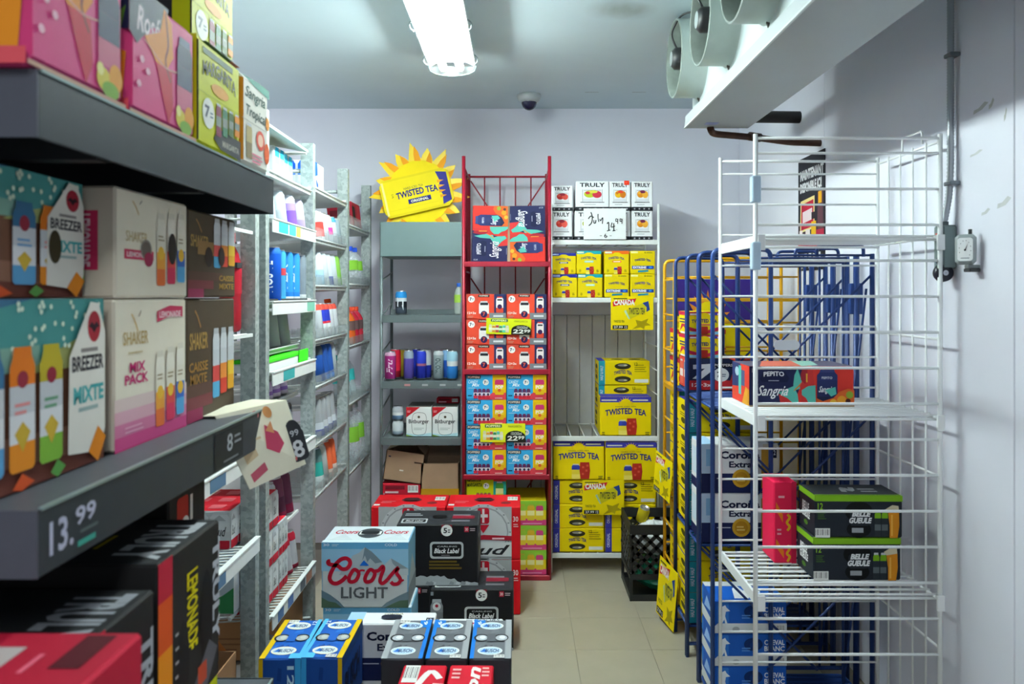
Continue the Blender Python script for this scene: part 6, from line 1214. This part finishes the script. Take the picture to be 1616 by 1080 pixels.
for i, z in enumerate((.122, .245, .368)): carton('tea_case', 'tea_flat_teal', (.264, .19, .121), (.809, 3.172, z), 'yellow tea case with teal end low in the farthest blue rack, %s of three' % ('lowest', 'middle', 'top')[i], 'box', 'tea cases in the blue rack')
for i, z in enumerate((.511, .634, .757, .880)): carton('tea_case', 'tea_flat_teal', (.264, .19, .121), (.809, 3.172, z), 'yellow tea case with teal end in the middle of the blue rack, %s of four' % ('lowest', 'second', 'third', 'top')[i], 'box', 'tea cases in the blue rack')
carton('cooler_case', 'seven', (.265, .185, .125), (.812, 3.170, 1.050), 'red and navy can case with a big numeral in the farthest blue rack', 'box')
for i in range(2): carton('tea_box', 'tea_variety', (.125, .18, .092), (.74, 3.17, 1.176+.093*i), 'yellow tea box with red and blue bands on the big numeral case, %s of two' % ('lower', 'upper')[i], 'box', 'small mixed tea boxes')
for z, s in ((.509, 'lower'), (.692, 'upper')): carton('beer_case', 'corona', (.285, .165, .181), (.823, 2.956, z), 'white and navy beer case in the middle blue rack, %s of two' % s, 'box', 'white and navy rack cases')
for i in range(3): carton('beer_case', 'cheval', (.25, .175, .112), (.80, 2.752, .037+.1128*i), 'bright blue beer case with a white horse in the near blue rack, %s of three' % ('lowest', 'middle', 'top')[i], 'box', 'blue horse cases')

# ------------------------------------------------------------------ white wire rack on the right
hx0, hx1, hy0, hy1, ht = .687, 1.222, 2.24, 2.63, 1.895
WR = M('#eef1f2', .35, 0, .02, 20); CL = M('#bcd4e8', .3)
hk = thing('wire_rack', 'tall white wire rack on the right holding dark green and red drink cases', 'rack', ((hx0+hx1)/2, (hy0+hy1)/2, 0))
for x in (hx0, hx1):
    for y in (hy0, hy1): rod('post', (x, y, 0), (x, y, ht), 0.006 if y == hy1 else .0068, WR, hk, 10)
for k in range(18):
    z = .06+.1038*k
    for y in (hy0, hy1): rod('rung', (hx0-.004, y, z+.015), (hx1, y, z+.015), .0036 if y == hy1 else .0042, WR, hk, 6)
for y in (hy0, hy1): rod('top_rail', (hx0, y, ht-.012), (hx1, y, ht-.012), .0045, WR, hk, 8)
for k in range(1, 5): y = hy0+(hy1-hy0)*k/5; rod('back_wire', (hx1, y, .05), (hx1, y, ht-.01), .0032, WR, hk, 6)
for z in (.4, .9, 1.30, ht-.02): rod('back_rail', (hx1+.004, hy0, z), (hx1+.004, hy1, z), .004, WR, hk, 6)
wire('top_loop', bent([(hx1, hy0+.1, ht-.01), (hx1, hy0+.1, ht+.03), (hx1, hy0+.22, ht+.03), (hx1, hy0+.22, ht-.01)], .012), .0035, WR, hk, 6)
for z in (1.600, 1.077, .556, .06):
    s = slab('shelf', (hx0+.002, hy0-.004, z-.032), (hx0+.010, hy1, z+.002), WR, hk, .0015)
    n = 11 if z != .556 else 11
    for k in range(n): y = hy0+.012+(hy1-hy0-.024)*k/(n-1); rod('shelf_wire', (hx0+.008, y, z), (hx1-.004, y, z), .0035, WR, s, 6)
    for y in (hy0+.01, hy1-.01): rod('cross_support', (hx0+.008, y, z-.010), (hx1, y, z-.010), .0045, WR, s, 6)
    rod('cross_support', (hx1-.012, hy0, z-.004), (hx1-.012, hy1, z-.004), .0045, WR, s, 6)
    for x in (hx0+.004, hx1-.012): slab('hook', (x, hy0-.010, z-.042), (x+.022, hy0-.002, z+.004), WR, s, .0015)
for q0, q1 in ((278, 320), (382, 426)): slab('clip_sleeve', (hx0-.013, hy0-.013, wz(q1, hy0)), (hx0+.013, hy0+.013, wz(q0, hy0)), CL, hk, .003)
b = MB(); x0, x1, z0, z1 = wx(1221, 2.235), wx(1262, 2.235), wz(553, 2.235), wz(537, 2.235); rd = (z1-z0)/2
b.prism([(x0+rd-rd*math.sin(math.radians(a)), (z0+z1)/2+rd*math.cos(math.radians(a))) for a in range(0, 181, 30)]+[(x1-rd+rd*math.sin(math.radians(a)), (z0+z1)/2-rd*math.cos(math.radians(a))) for a in range(0, 181, 30)], 2.233, 2.2355, P('#dfe4ea')); part('blank_tag', b, hk)
frontbox('sangria_box', 'sangria', .722, 1.052, 2.42, 1.081, .125, .19, 'red, navy and teal drink case lying on the white wire rack')
for i, z in enumerate((.5605, .6905)): frontbox('beer_case', 'gueule', (.896, .903)[i], (1.164, 1.169)[i], 2.35, z, .129, .14, 'dark green beer case with lime edges on the white rack, %s of two' % ('lower', 'upper')[i], 'dark green cases', rot=(0, 0, math.radians((0, -1)[i])))
frontbox('cooler_case', 'pink', .825, .90, 2.50, .5605, .265, .12, 'bright pink case standing on end beside the dark green ones')
